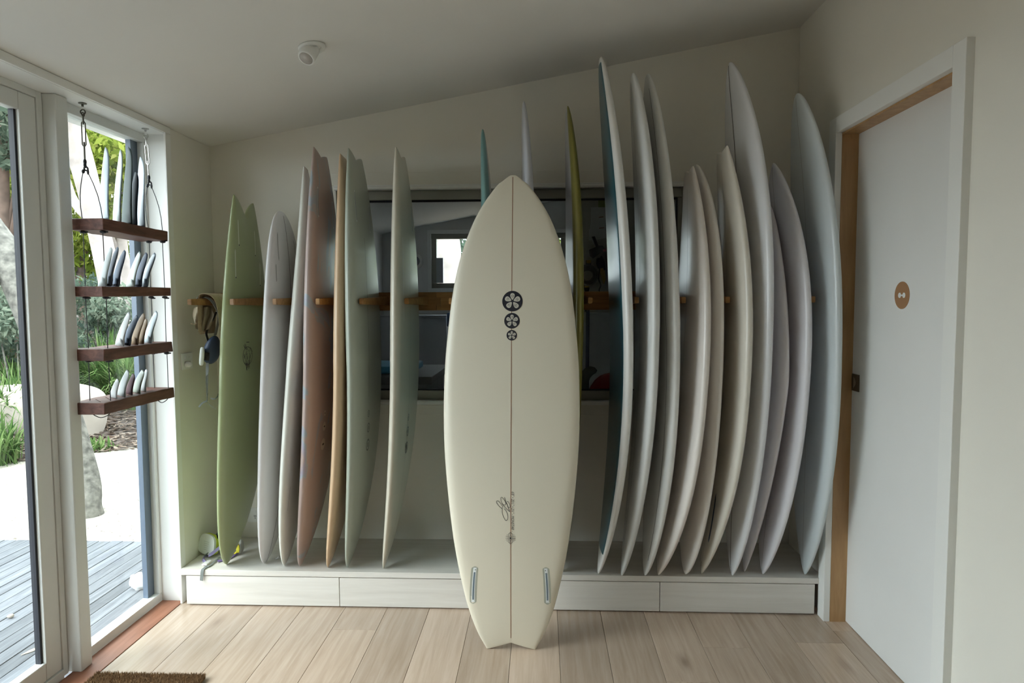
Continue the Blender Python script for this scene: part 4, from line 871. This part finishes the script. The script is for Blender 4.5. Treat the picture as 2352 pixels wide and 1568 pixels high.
MB().tube(spline([at(1378, 615, y=YP-.06), at(1375, 640, y=YP-.06), at(1380, 655, y=YP-.06), at(1376, 667, y=YP-.05), at(1382, 675, y=YP-.05)], 5), .005, 6).build('cord', dk, cb)
ch_ = thing('coiled_hose', tuple(at(1352, 645, y=YP-.03)), 'coiled grey hose hung on the workshop wall', 'hose')
for k in range(3): MB().ring(at(1350, 632, y=YP-.035-.022*k), (0, 1, 0), .045+.014*k, .009, 28).build('coil', plain('hose_grey', (.16, .15, .14), .6), ch_, True)
# lower part of the workshop
wp = thing('foam_sheet', tuple(at(1370, 900, y=4.9)), 'white foam sheet standing low in the workshop with cables in front', 'panel')
a_, b_ = at(1336, 718, y=4.95), at(1420, 905, y=4.95); MB().box(a_.x, b_.x, 4.95, 4.98, 0, a_.z, .003).build('board_sheet', plain('sheet_white', (.72, .73, .76), .6), wp)
bp = thing('blue_pole', tuple(at(1347, 905, y=4.80)), 'dark blue pole leaning before the white panel in the workshop', 'pole')
MB().tube([Vector((at(1347, 905, y=4.80).x, 4.78, -.019)), at(1350, 712, y=4.90)], .014, 10).build('shaft', plain('pole_blue', (.08, .10, .20), .5), bp)
MB().tube([at(1348, 716, y=4.90), at(1348.5, 700, y=4.905)], .018, 10).build('end_cap', dk, bp)
bench2 = thing('workbench', tuple(at(980, 900, y=4.6)), 'grey workbench in the workshop carrying a blue foam blank', 'workbench')
wx0, wx1 = -1.35, at(1000, 850, y=4.3).x; wz = at(980, 848, y=4.6).z
MB().box(wx0, wx1, 4.15, 4.95, wz-.05, wz, .004).build('bench_top', plain('grey_top', (.20, .19, .19), .6), bench2)
MB().box(wx0+.04, wx1-.04, 4.2, 4.9, -.019, wz-.051).build('cabinet', plain('grey_cabinet', (.34, .33, .34), .6), bench2)
fbk = thing('foam_blank', (-1.1, 4.5, wz), 'bright blue foam blank lying on the workshop bench', 'foam')
MB().box(wx0+.08, wx1-.16, 4.3, 4.75, wz+.001, wz+.05, .012).build('blank', plain('blue_foam', (.10, .40, .62), .6), fbk)
fbd = thing('black_block', (wx1-.30, 4.83, wz), 'small black sanding block on the far side of the workbench', 'block')
MB().box(wx1-.42, wx1-.20, 4.80, 4.90, wz+.001, wz+.035, .015).build('pad', dk, fbd)
cupz = at(1000, 728, y=7.0).z; cup = thing('storage_cupboard', (-.6, 7.1, 0), 'pale grey storage cupboard under the far workshop window', 'cupboard')
MB().box(-1.7, at(1025, 728, y=7.0).x, 7.0, YW-.021, -.019, cupz, .004).build('body', plain('cupboard_grey', (.44, .44, .45), .6), cup)
MB().box(-1.72, at(1026, 728, y=7.0).x, 6.97, YW-.021, cupz+.0005, cupz+.02, .004).build('top', plain('cupboard_top', (.36, .36, .37), .6), cup)
bb_ = thing('blue_bin', tuple(at(1040, 750, y=6.6)), 'blue bin beside the grey storage cupboard', 'bin')
q0, q1 = at(1026, 718, y=6.6), at(1075, 750, y=6.6); MB().box(q0.x, q1.x, 6.6, 6.9, q1.z, q0.z, .01).build('bin_body', plain('bin_blue', (.06, .16, .33), .5), bb_)
MB().box(q0.x+.02, q1.x-.02, 6.62, 6.88, -.019, q1.z-.001).build('stand', wk, bb_)
ck = thing('round_dial', tuple(at(958, 614, y=YW-.03)), 'round white dial on the far workshop wall beside the window', 'dial')
c_ = at(954, 600, y=YW-.002); MB().lathe([(.085, 0), (.085, .02), (.07, .026)], c_, (0, -1, 0), 32).build('case', white_m, ck, True); MB().lathe([(.055, .0265), (.052, .028)], c_, (0, -1, 0), 28).build('face', plain('dial_grey', (.22, .23, .25), .4), ck)
# fins on the far side of the window sill
def sill_fin(pts, colr, label, y, name):
    P = [at(a, b2, y=y) for a, b2 in pts]; f = thing('surfboard_fin', (P[0].x, y, .9055), label, 'fin'); zmin = min(p.z for p in P)
    lens(MB(), [(p.x, p.z-zmin) for p in P], (0, y, .9055), (1, 0, 0), (0, 0, 1), (0, 1, 0), .009).build('fin_blade', colr, f, True)
sill_fin([(1330, 896), (1326, 872), (1332, 854), (1344, 843), (1356, 838.5), (1366, 841), (1372, 848), (1369, 854), (1362, 858), (1355, 866), (1352, 877), (1353, 896)], plain('fin_slate_grey', (.09, .12, .13), .3), 'dark grey hooked fin standing on the far window sill', 3.36, 'g')
sill_fin([(1352, 896), (1357, 885), (1366, 872), (1378, 862), (1390, 857), (1402, 855), (1414, 858), (1420, 870), (1424, 896)], plain('fin_red', (.38, .02, .025), .25), 'glossy red fin standing on the far window sill', 3.385, 'r')

# ------------------------------------------------------------------ outside: deck, gravel, garden
dk0 = struct(MB().box(-6.4, -1.84, -2.5, 3.78, -.30, -.098).build('deck', plain('deck_joists', (.16, .13, .10), .9)))
x = -1.842; i = 0
while x > -6.3:
    pw_ = .0682; MB().box(x-pw_, x, -2.5, 3.79+.004*math.sin(i*2.3), -.097, -.060+.001*math.sin(i*1.7), .002).build('deck_board', deck_m, dk0); x -= .0728; i += 1
grav_m = plain('pale_gravel', (.36, .33, .275), .95, .30, 55, bmp=.9, bscale=160)
struct(MB().box(-40, -1.81, -30, 60, -.5, -.31).box(-1.81, 30, YB+4.3, 60, -.5, -.31).build('ground', plain('earth', (.20, .15, .11), .95, .2, 3)))
bndx = lambda y: -4.54+(y-5.32)*.274
ny, nx = 30, 24; vv = []; ff = []
def gz(x_, y_):
    """garden bank height beyond the gravel edge"""
    d_ = (y_-5.3) + (-x_-4.54)*.35 if True else 0
    e_ = y_ - (5.32+(x_+4.54)/.274) if False else (y_-6.0)*.75+(-x_-4.4)*.55
    return -.085 + max(0, e_)*.10 + .02*math.sin(x_*2.1)*math.cos(y_*1.7)*min(1, max(0, e_))
struct(MB().box(-12, -1.845, 3.795, 9.0, -.32, -.082).build('gravel_yard', grav_m))
mulch_m = plain('bark_mulch', (.07, .05, .04), .95, .45, 26, bmp=.9, bscale=60)
for j in range(ny+1):
    for i in range(nx+1):
        t = j/ny; y_ = 5.0+23*t**1.6; x_ = -26+24.2*(i/nx)**.6; vv.append((x_, y_, gz(x_, y_)-.06*(1 if ((y_-6.0)*.75+(-x_-4.4)*.55) <= .02 else 0)))
for j in range(ny):
    for i in range(nx): a = j*(nx+1)+i; ff.append((a, a+1, a+nx+2, a+nx+1))
struct(link('garden_bed', vv, ff, mulch_m, smooth=True))
# scattered leaf litter and pebbles: uncountable
def scatter(name, label, cat, n, fn, mat, size, flat=.3, seed=1):
    rs = random.Random(seed); mb = MB()
    for k in range(n):
        x_, y_, z_ = fn(rs); a = rs.uniform(0, 6.28); l_ = size*rs.uniform(.5, 1.4); w_ = l_*rs.uniform(.2, .45); t1 = rs.uniform(-flat, flat); c1, s1 = math.cos(a), math.sin(a)
        q = [(-l_, 0), (0, -w_), (l_, 0), (0, w_)]; n0 = len(mb.v)
        for k2, (u_, v_) in enumerate(q): mb.v.append((x_+u_*c1-v_*s1, y_+u_*s1+v_*c1, z_+.008+u_*t1*(1 if k2 == 2 else .2)+abs(v_)*.2))
        mb.f += [(n0, n0+1, n0+2), (n0, n0+2, n0+3)]
    o = mb.build(name, mat); tag(o, label, cat); o['kind'] = 'stuff'
    at_ = o.data.attributes.new('tint', 'FLOAT', 'FACE'); at_.data.foreach_set('value', [random.Random(k//2+seed*7).random() for k in range(len(o.data.polygons))]); return o
lit_m = leaf_mat('leaf_litter', [(0, (.04, .026, .02)), (.5, (.11, .078, .058)), (1, (.26, .21, .17))], .1)
def fl_(rs):
    while True:
        x_, y_ = rs.uniform(-7.2, -3.6), rs.uniform(4.8, 9)
        e_ = (y_-6.0)*.75+(-x_-4.4)*.55
        if 0 < e_ < 2.2 or (e_ > -.25 and rs.random() < .03): return x_, y_, max(gz(x_, y_), -.08)
scatter('leaf_litter', 'brown leaf litter and bark scattered over the garden bed', 'leaf litter', 6000, fl_, lit_m, .05, .5, 3)
def fg_(rs): return rs.uniform(-5.5, -2.2), 3.85+(rs.random()**1.6)*3.2, -.083
scatter('gravel_crumbs', 'fine crumbs strewn over the pale gravel', 'gravel', 3500, fg_, leaf_mat('crumbs', [(0, (.12, .10, .08)), (.5, (.24, .21, .17)), (1, (.33, .31, .26))], .05), .010, .4, 4)
# trees
bark_pale = plain('gum_bark', (.34, .29, .265), .85, .22, 5, bmp=.5, bscale=24); bark_grey = plain('grey_bark', (.12, .113, .097), .95, .55, 22, bmp=1., bscale=55); bark_red = plain('red_bark', (.12, .08, .062), .95, .35, 7, bmp=.8, bscale=20)
lime_l = leaf_mat('leaf_lime', [(0, (.08, .12, .018)), (.45, (.22, .28, .045)), (.8, (.38, .40, .10)), (1, (.50, .47, .18))]); grn_l = leaf_mat('leaf_green', [(0, (.025, .05, .02)), (.5, (.07, .11, .04)), (1, (.16, .20, .09))]); gry_l = leaf_mat('leaf_grey_green', [(0, (.05, .075, .055)), (.5, (.11, .15, .11)), (1, (.24, .28, .21))]); gra_l = leaf_mat('leaf_grass', [(0, (.03, .07, .02)), (.5, (.095, .165, .05)), (1, (.26, .32, .14))], .35)
def leaves(name, blobs, n, size, mat, parent, seed, droop=.3):
    r_ = np.random.default_rng(seed); w_ = np.array([b2[3]**2 for b2 in blobs]); w_ = w_/w_.sum(); V = []; F = []; T = []
    idx = r_.choice(len(blobs), n, p=w_)
    for k, i in enumerate(idx):
        cx_, cy_, cz_, rr = blobs[i]; d_ = r_.normal(size=3); d_ /= np.linalg.norm(d_); p = np.array([cx_, cy_, cz_])+d_*rr*r_.random()**.45*np.array([1, 1, .8])
        a = r_.normal(size=3); a[2] -= droop; a /= np.linalg.norm(a); b2 = np.cross(a, r_.normal(size=3)); b2 /= np.linalg.norm(b2); l_ = size*r_.uniform(.6, 1.4); q = l_*.36; n0 = len(V)
        V += [tuple(p-a*l_), tuple(p-b2*q), tuple(p+a*l_), tuple(p+b2*q)]; F.append((n0, n0+1, n0+2, n0+3)); T.append(min(1, max(0, .5+.25*d_[2]*0+r_.normal()*.22+.25*math.sin(i*2.1))))
    o = link(name, V, F, mat, parent); at_ = o.data.attributes.new('tint', 'FLOAT', 'FACE'); at_.data.foreach_set('value', T); return o
def trunk(mb, pts, rs_): return mb.tube(spline(pts, 5), np.interp(np.linspace(0, 1, (len(pts)-1)*5+1), np.linspace(0, 1, len(rs_)), rs_), 14)
def tree(name, label, base, h, blobs, n, size, lm, bm_, seed, pts=None, r0=.14, cat='tree', group=None):
    r_ = thing(name, base, label, cat, group); bx_, by_, bz_ = base
    if pts is None: pts = [(bx_, by_, bz_-.1), (bx_+.1, by_, bz_+h*.3), (bx_-.05, by_+.1, bz_+h*.6), (bx_+.15, by_, bz_+h)]
    mb = MB(); trunk(mb, pts, [r0*1.25, r0, r0*.8, r0*.4])
    for k, b2 in enumerate(blobs[:5]): p = spline(pts, 5); p0 = p[int(len(p)*(.45+.1*k)) if int(len(p)*(.45+.1*k)) < len(p) else -1]; mb.tube([p0, (Vector(b2[:3])+p0)/2+Vector((0, 0, .1)), Vector(b2[:3])], [r0*.35, r0*.2, r0*.06], 8)
    mb.build('trunk', bm_, r_, True); leaves('foliage', blobs, n, size, lm, r_, seed); return r_
# grey-barked leaning trunk near the deck
tb = at(203, 1182, z=-.085); tm = at(185, 1050, y=4.45); tt = at(40, 640, y=4.6); te = at(-60, 480, y=4.7); t9 = at(-330, 60, y=5.0)
def blobset(c_, R_, n, seed, fl=.75):
    r_ = np.random.default_rng(seed); out = []
    for _ in range(n):
        d_ = r_.normal(size=3); d_ /= np.linalg.norm(d_); out.append((c_[0]+d_[0]*R_*r_.uniform(.2, 1), c_[1]+d_[1]*R_*r_.uniform(.2, 1), c_[2]+d_[2]*R_*fl*r_.uniform(.2, 1), R_*r_.uniform(.28, .5)))
    return out
r_ = thing('leaning_tree', tuple(tb), 'grey rough-barked leaning tree trunk growing out of the gravel', 'tree')
mb = MB(); trunk(mb, [tb+Vector((.02, 0, -.12)), tb+Vector((0, 0, .05)), tm, tt, te, t9], [.112, .083, .085, .108, .11, .09]); mb.tube(spline([tt.lerp(te, .3), at(-20, 640, y=4.5), at(-80, 700, y=4.3)], 4), [.07]*5+[.05]*4, 10)
mb.build('trunk', bark_grey, r_, True); leaves('foliage', blobset((t9.x-.2, t9.y, t9.z+.4), .9, 8, 1), 1500, .06, grn_l, r_, 11)
# pale gum
gp = [at(300, 830, y=9.0), at(262, 690, y=9.0), at(225, 520, y=9.0), at(190, 380, y=9.0), at(150, 250, y=9.0), at(110, 100, y=9.2)]; gp[0].z = gz(gp[0].x, 9.0)-.1
r_ = thing('pale_gum_tree', tuple(gp[0]), 'pale smooth gum tree slanting behind the hanging shelves', 'tree')
mb = MB(); trunk(mb, gp, [.17, .15, .14, .155, .17, .16]); mb.tube(spline([gp[2], at(175, 470, y=9.2), at(140, 380, y=9.4), at(100, 330, y=9.5)], 4), [.06]*5+[.05]*4+[.04]*4, 10); mb.build('trunk', bark_pale, r_, True)
leaves('foliage', blobset((gp[5].x, gp[5].y, gp[5].z+.8), 1.3, 10, 2), 1400, .09, grn_l, r_, 12)
# rust-barked trunk at the far left
rp_ = [at(10, 870, y=8.0), at(-5, 740, y=8.0), at(5, 650, y=8.0), at(-30, 540, y=8.0), at(-80, 300, y=8.2)]; rp_[0].z = gz(rp_[0].x, 8.0)-.1
r_ = thing('rusty_bark_tree', tuple(rp_[0]), 'tree with peeling rust-brown bark behind the leaning trunk', 'tree')
mb = MB(); trunk(mb, rp_, [.2, .17, .16, .14, .1]); mb.tube(spline([rp_[1], at(45, 700, y=7.8), at(85, 620, y=7.6)], 4), [.09]*5+[.05]*4, 8); mb.build('trunk', bark_red, r_, True)
leaves('foliage', blobset((rp_[4].x, 8.2, rp_[4].z+.8), 1.2, 8, 3), 1200, .09, gry_l, r_, 13)
# leafy trees behind
for k, (px_, py_, yy, rad, nb, cnt, lm, lab) in enumerate((
 (270, 380, 11.5, 1.55, 16, 5200, lime_l, 'bright lime-leaved tree filling the view beyond the fixed pane'),
 (180, 560, 12.5, 1.6, 15, 4200, lime_l, 'yellow-green shrubby tree low behind the pale gum'),
 (40, 420, 12.0, 1.9, 16, 5200, lime_l, 'sunlit yellow-green tree seen through the sliding door'),
 (-10, 240, 10.0, 1.2, 12, 2200, gry_l, 'grey-leaved tree with hanging twigs at the top of the sliding door'),
 (330, 200, 14.0, 2.2, 14, 4200, lime_l, 'tall lime-leaved tree high above the garden'),
 (110, 130, 15.0, 2.6, 14, 4200, grn_l, 'tall dark green tree rising behind the gum'),
 (-150, 480, 14.0, 2.4, 14, 3600, grn_l, 'broad green tree beyond the left edge of the deck'),
 (310, 640, 15.0, 1.8, 12, 2800, grn_l, 'low dark green tree far behind the grasses'))):
    c_ = at(px_, py_, y=yy); g0 = gz(c_.x, yy); tree('leafy_tree', lab, (c_.x, yy, g0), max(.6, c_.z-g0), blobset(tuple(c_), rad, nb, 20+k, .85), cnt, .085, lm, bark_red if k % 2 else bark_pale, 30+k, None, .12)
gq = [at(1010, 800, y=11.0), at(1025, 640, y=11.0), at(1030, 560, y=11.0), at(1005, 470, y=11.0)]; gq[0].z = -.2
r_ = thing('pale_gum_tree', tuple(gq[0]), 'pale blotched gum trunk seen through the far workshop window', 'tree')
mb = MB(); trunk(mb, gq, [.24, .22, .20, .16]); mb.build('trunk', bark_pale, r_, True); leaves('foliage', blobset((gq[3].x+.3, 11.2, gq[3].z+1.2), 1.4, 8, 5), 900, .09, gry_l, r_, 14)
for k, (px_, py_, yy, rad, cnt, lab) in enumerate(((1130, 560, 14.0, 1.7, 3600, 'pale grey-green tree outside the far workshop window'), (1280, 600, 15.0, 1.7, 2600, 'yellow-green tree outside the far end of the workshop'), (1050, 480, 17.0, 2.2, 3000, 'tall grey-green tree far behind the workshop'))):
    c_ = at(px_, py_, y=yy); tree('leafy_tree', lab, (c_.x, yy, -.3), c_.z+.3, blobset(tuple(c_), rad, 12, 50+k, .85), cnt, .085, gry_l if k != 1 else lime_l, bark_pale, 90+k, None, .12)
def shrub(px_, py_, yy, rad, cnt, lm, lab, k):
    c_ = at(px_, py_, y=yy); g0 = gz(c_.x, yy); r_ = thing('shrub', (c_.x, yy, g0), lab, 'shrub'); leaves('foliage', blobset(tuple(c_), rad, 10, 60+k, .8), cnt, .045, lm, r_, 70+k, -.4)
    mb = MB()
    for q in range(5): mb.tube([(c_.x+.05*(q-2), yy, g0-.05), (c_.x+rad*.5*(q-2)/2, yy, c_.z)], [.02, .008], 6)
    mb.build('stems', bark_grey, r_)
shrub(195, 730, 8.6, .75, 4200, gry_l, 'feathery grey-green shrub behind the third hanging shelf', 0)
shrub(40, 790, 7.4, .75, 4200, gry_l, 'soft grey-green shrub beyond the sliding door glass', 1)
shrub(110, 700, 9.5, .9, 3600, gry_l, 'rounded grey shrub further up the bank', 2)
shrub(300, 760, 10.0, .8, 3000, grn_l, 'fresh green shrub beyond the grasses', 3)
def clump(px_, py_, yy, h_, nb, k, lab, grp=None):
    c_ = at(px_, py_, y=yy); g0 = gz(c_.x, yy); r2 = np.random.default_rng(100+k); mb = MB(); T = []
    for b2 in range(nb):
        a = r2.uniform(0, 6.283); sp_ = r2.uniform(.15, .95); l_ = h_*r2.uniform(.7, 1.25); w_ = .011*r2.uniform(.7, 1.3); base = np.array([c_.x+r2.normal()*.07, yy+r2.normal()*.07, g0-.02]); d_ = np.array([math.cos(a), math.sin(a), 0]); s_2 = np.array([-math.sin(a), math.cos(a), 0]); n0 = len(mb.v); tv = min(1, max(0, r2.normal(.5, .22)))
        for j in range(6):
            t = j/5; p = base + d_*l_*sp_*.75*t**1.4 + np.array([0, 0, l_*(t*(1-.15*sp_)-sp_*.62*t**2.6)]); ww = w_*(1-t**2.5)+.0008; mb.v += [tuple(p-s_2*ww), tuple(p+s_2*ww)]
        for j in range(5): mb.f.append((n0+2*j, n0+2*j+1, n0+2*j+3, n0+2*j+2)); T.append(tv)
    r_ = thing('grass_clump', (c_.x, yy, g0), lab, 'grass', grp); o = mb.build('blades', gra_l, r_); at_ = o.data.attributes.new('tint', 'FLOAT', 'FACE'); at_.data.foreach_set('value', T)
GL = 'arching strappy green grass clump on the garden bank'
for k, (px_, yy, h_, nb) in enumerate(((215, 8.0, .85, 260), (262, 7.9, .95, 300), (305, 7.8, .95, 300), (340, 7.9, .9, 240), (240, 8.8, .9, 220), (290, 8.9, 1.0, 240), (330, 9.2, 1.0, 220), (185, 8.6, .8, 200), (45, 6.9, .7, 220), (90, 7.2, .7, 200), (5, 6.6, .7, 220), (-40, 6.5, .7, 200), (130, 7.8, .8, 200), (70, 8.0, .8, 200), (20, 7.6, .8, 200))):
    clump(px_, 900, yy, h_, nb, k, GL, 'grass clumps on the bank')
clump(218, 1010, 6.25, .16, 70, 40, 'tiny bright grass tuft at the edge of the gravel')
clump(-10, 960, 5.7, .55, 200, 41, 'low grass clump spilling in front of the pale boulder')
def rock(px_, py_, yy, r3, lab, seed, mat):
    c_ = at(px_, py_, y=yy); g0 = gz(c_.x, yy); r2 = np.random.default_rng(seed); ph = r2.uniform(0, 6, 9)
    def f_(p): k = 1+.10*math.sin(3*p.x+ph[0])*math.cos(2.3*p.y+ph[1])+.08*math.sin(5*p.z+ph[2]+2*p.x); p = p*k; return Vector((p.x, p.y, math.copysign(abs(p.z)**.7, p.z)))
    o = MB().ell((c_.x, yy, g0+r3[2]*.55), r3, Matrix.Rotation(.2, 3, 'Z'), 28, 18, f_).build('boulder', mat, None, True); tag(o, lab, 'rock')
stone = plain('sandstone', (.32, .28, .24), .9, .12, 4, bmp=.4, bscale=20)
rock(45, 962, 6.75, (.45, .32, .30), 'long pale sandstone boulder beyond the sliding door', 1, stone)
rock(192, 985, 6.72, (.20, .22, .34), 'upright pale sandstone block under the bottom hanging shelf', 2, stone)
# white lump, leaf and pebbles on the deck
c_ = at(322, 1350, z=-.06); r2 = random.Random(4)
o = MB().ell((c_.x, c_.y, -.025), (.050, .040, .042), None, 22, 14, lambda p: p*(1+.13*math.sin(7*p.x+2*p.z)*math.cos(6*p.y)+.06*math.sin(13*p.z))).build('white_stone', plain('white_quartz', (.62, .61, .60), .8, .08, 20, bmp=.4, bscale=80), None, True); tag(o, 'rough white stone on the deck boards against the glass', 'stone')
c_ = at(82, 1490, z=-.058); mb = MB(); mb.prism([(-.055, 0), (-.02, .009), (.02, .010), (.05, .003), (.062, 0), (.03, -.006), (-.015, -.008)], (c_, Vector((.42, .9, 0)).normalized(), Vector((-.9, .42, .08)).normalized(), (0, 0, 1)), .001)
tag(mb.build('fallen_leaf', plain('dry_leaf', (.62, .50, .30), .7, .1, 20)), 'dry tan leaf lying on the weathered deck', 'leaf')
for (a, b2, rr, lab) in ((24, 1418, .011, 'small cream pebble on the weathered deck'), (100, 1457, .008, 'tiny grey pebble near the fallen leaf on the deck')):
    c_ = at(a, b2, z=-.058); o = MB().ell((c_.x, c_.y, -.058+rr*.7), (rr*1.3, rr, rr*.8), Matrix.Rotation(.5, 3, 'Z'), 14, 10, lambda p: p*(1+.1*math.sin(3*p.x))).build('pebble', stone, None, True); tag(o, lab, 'pebble')
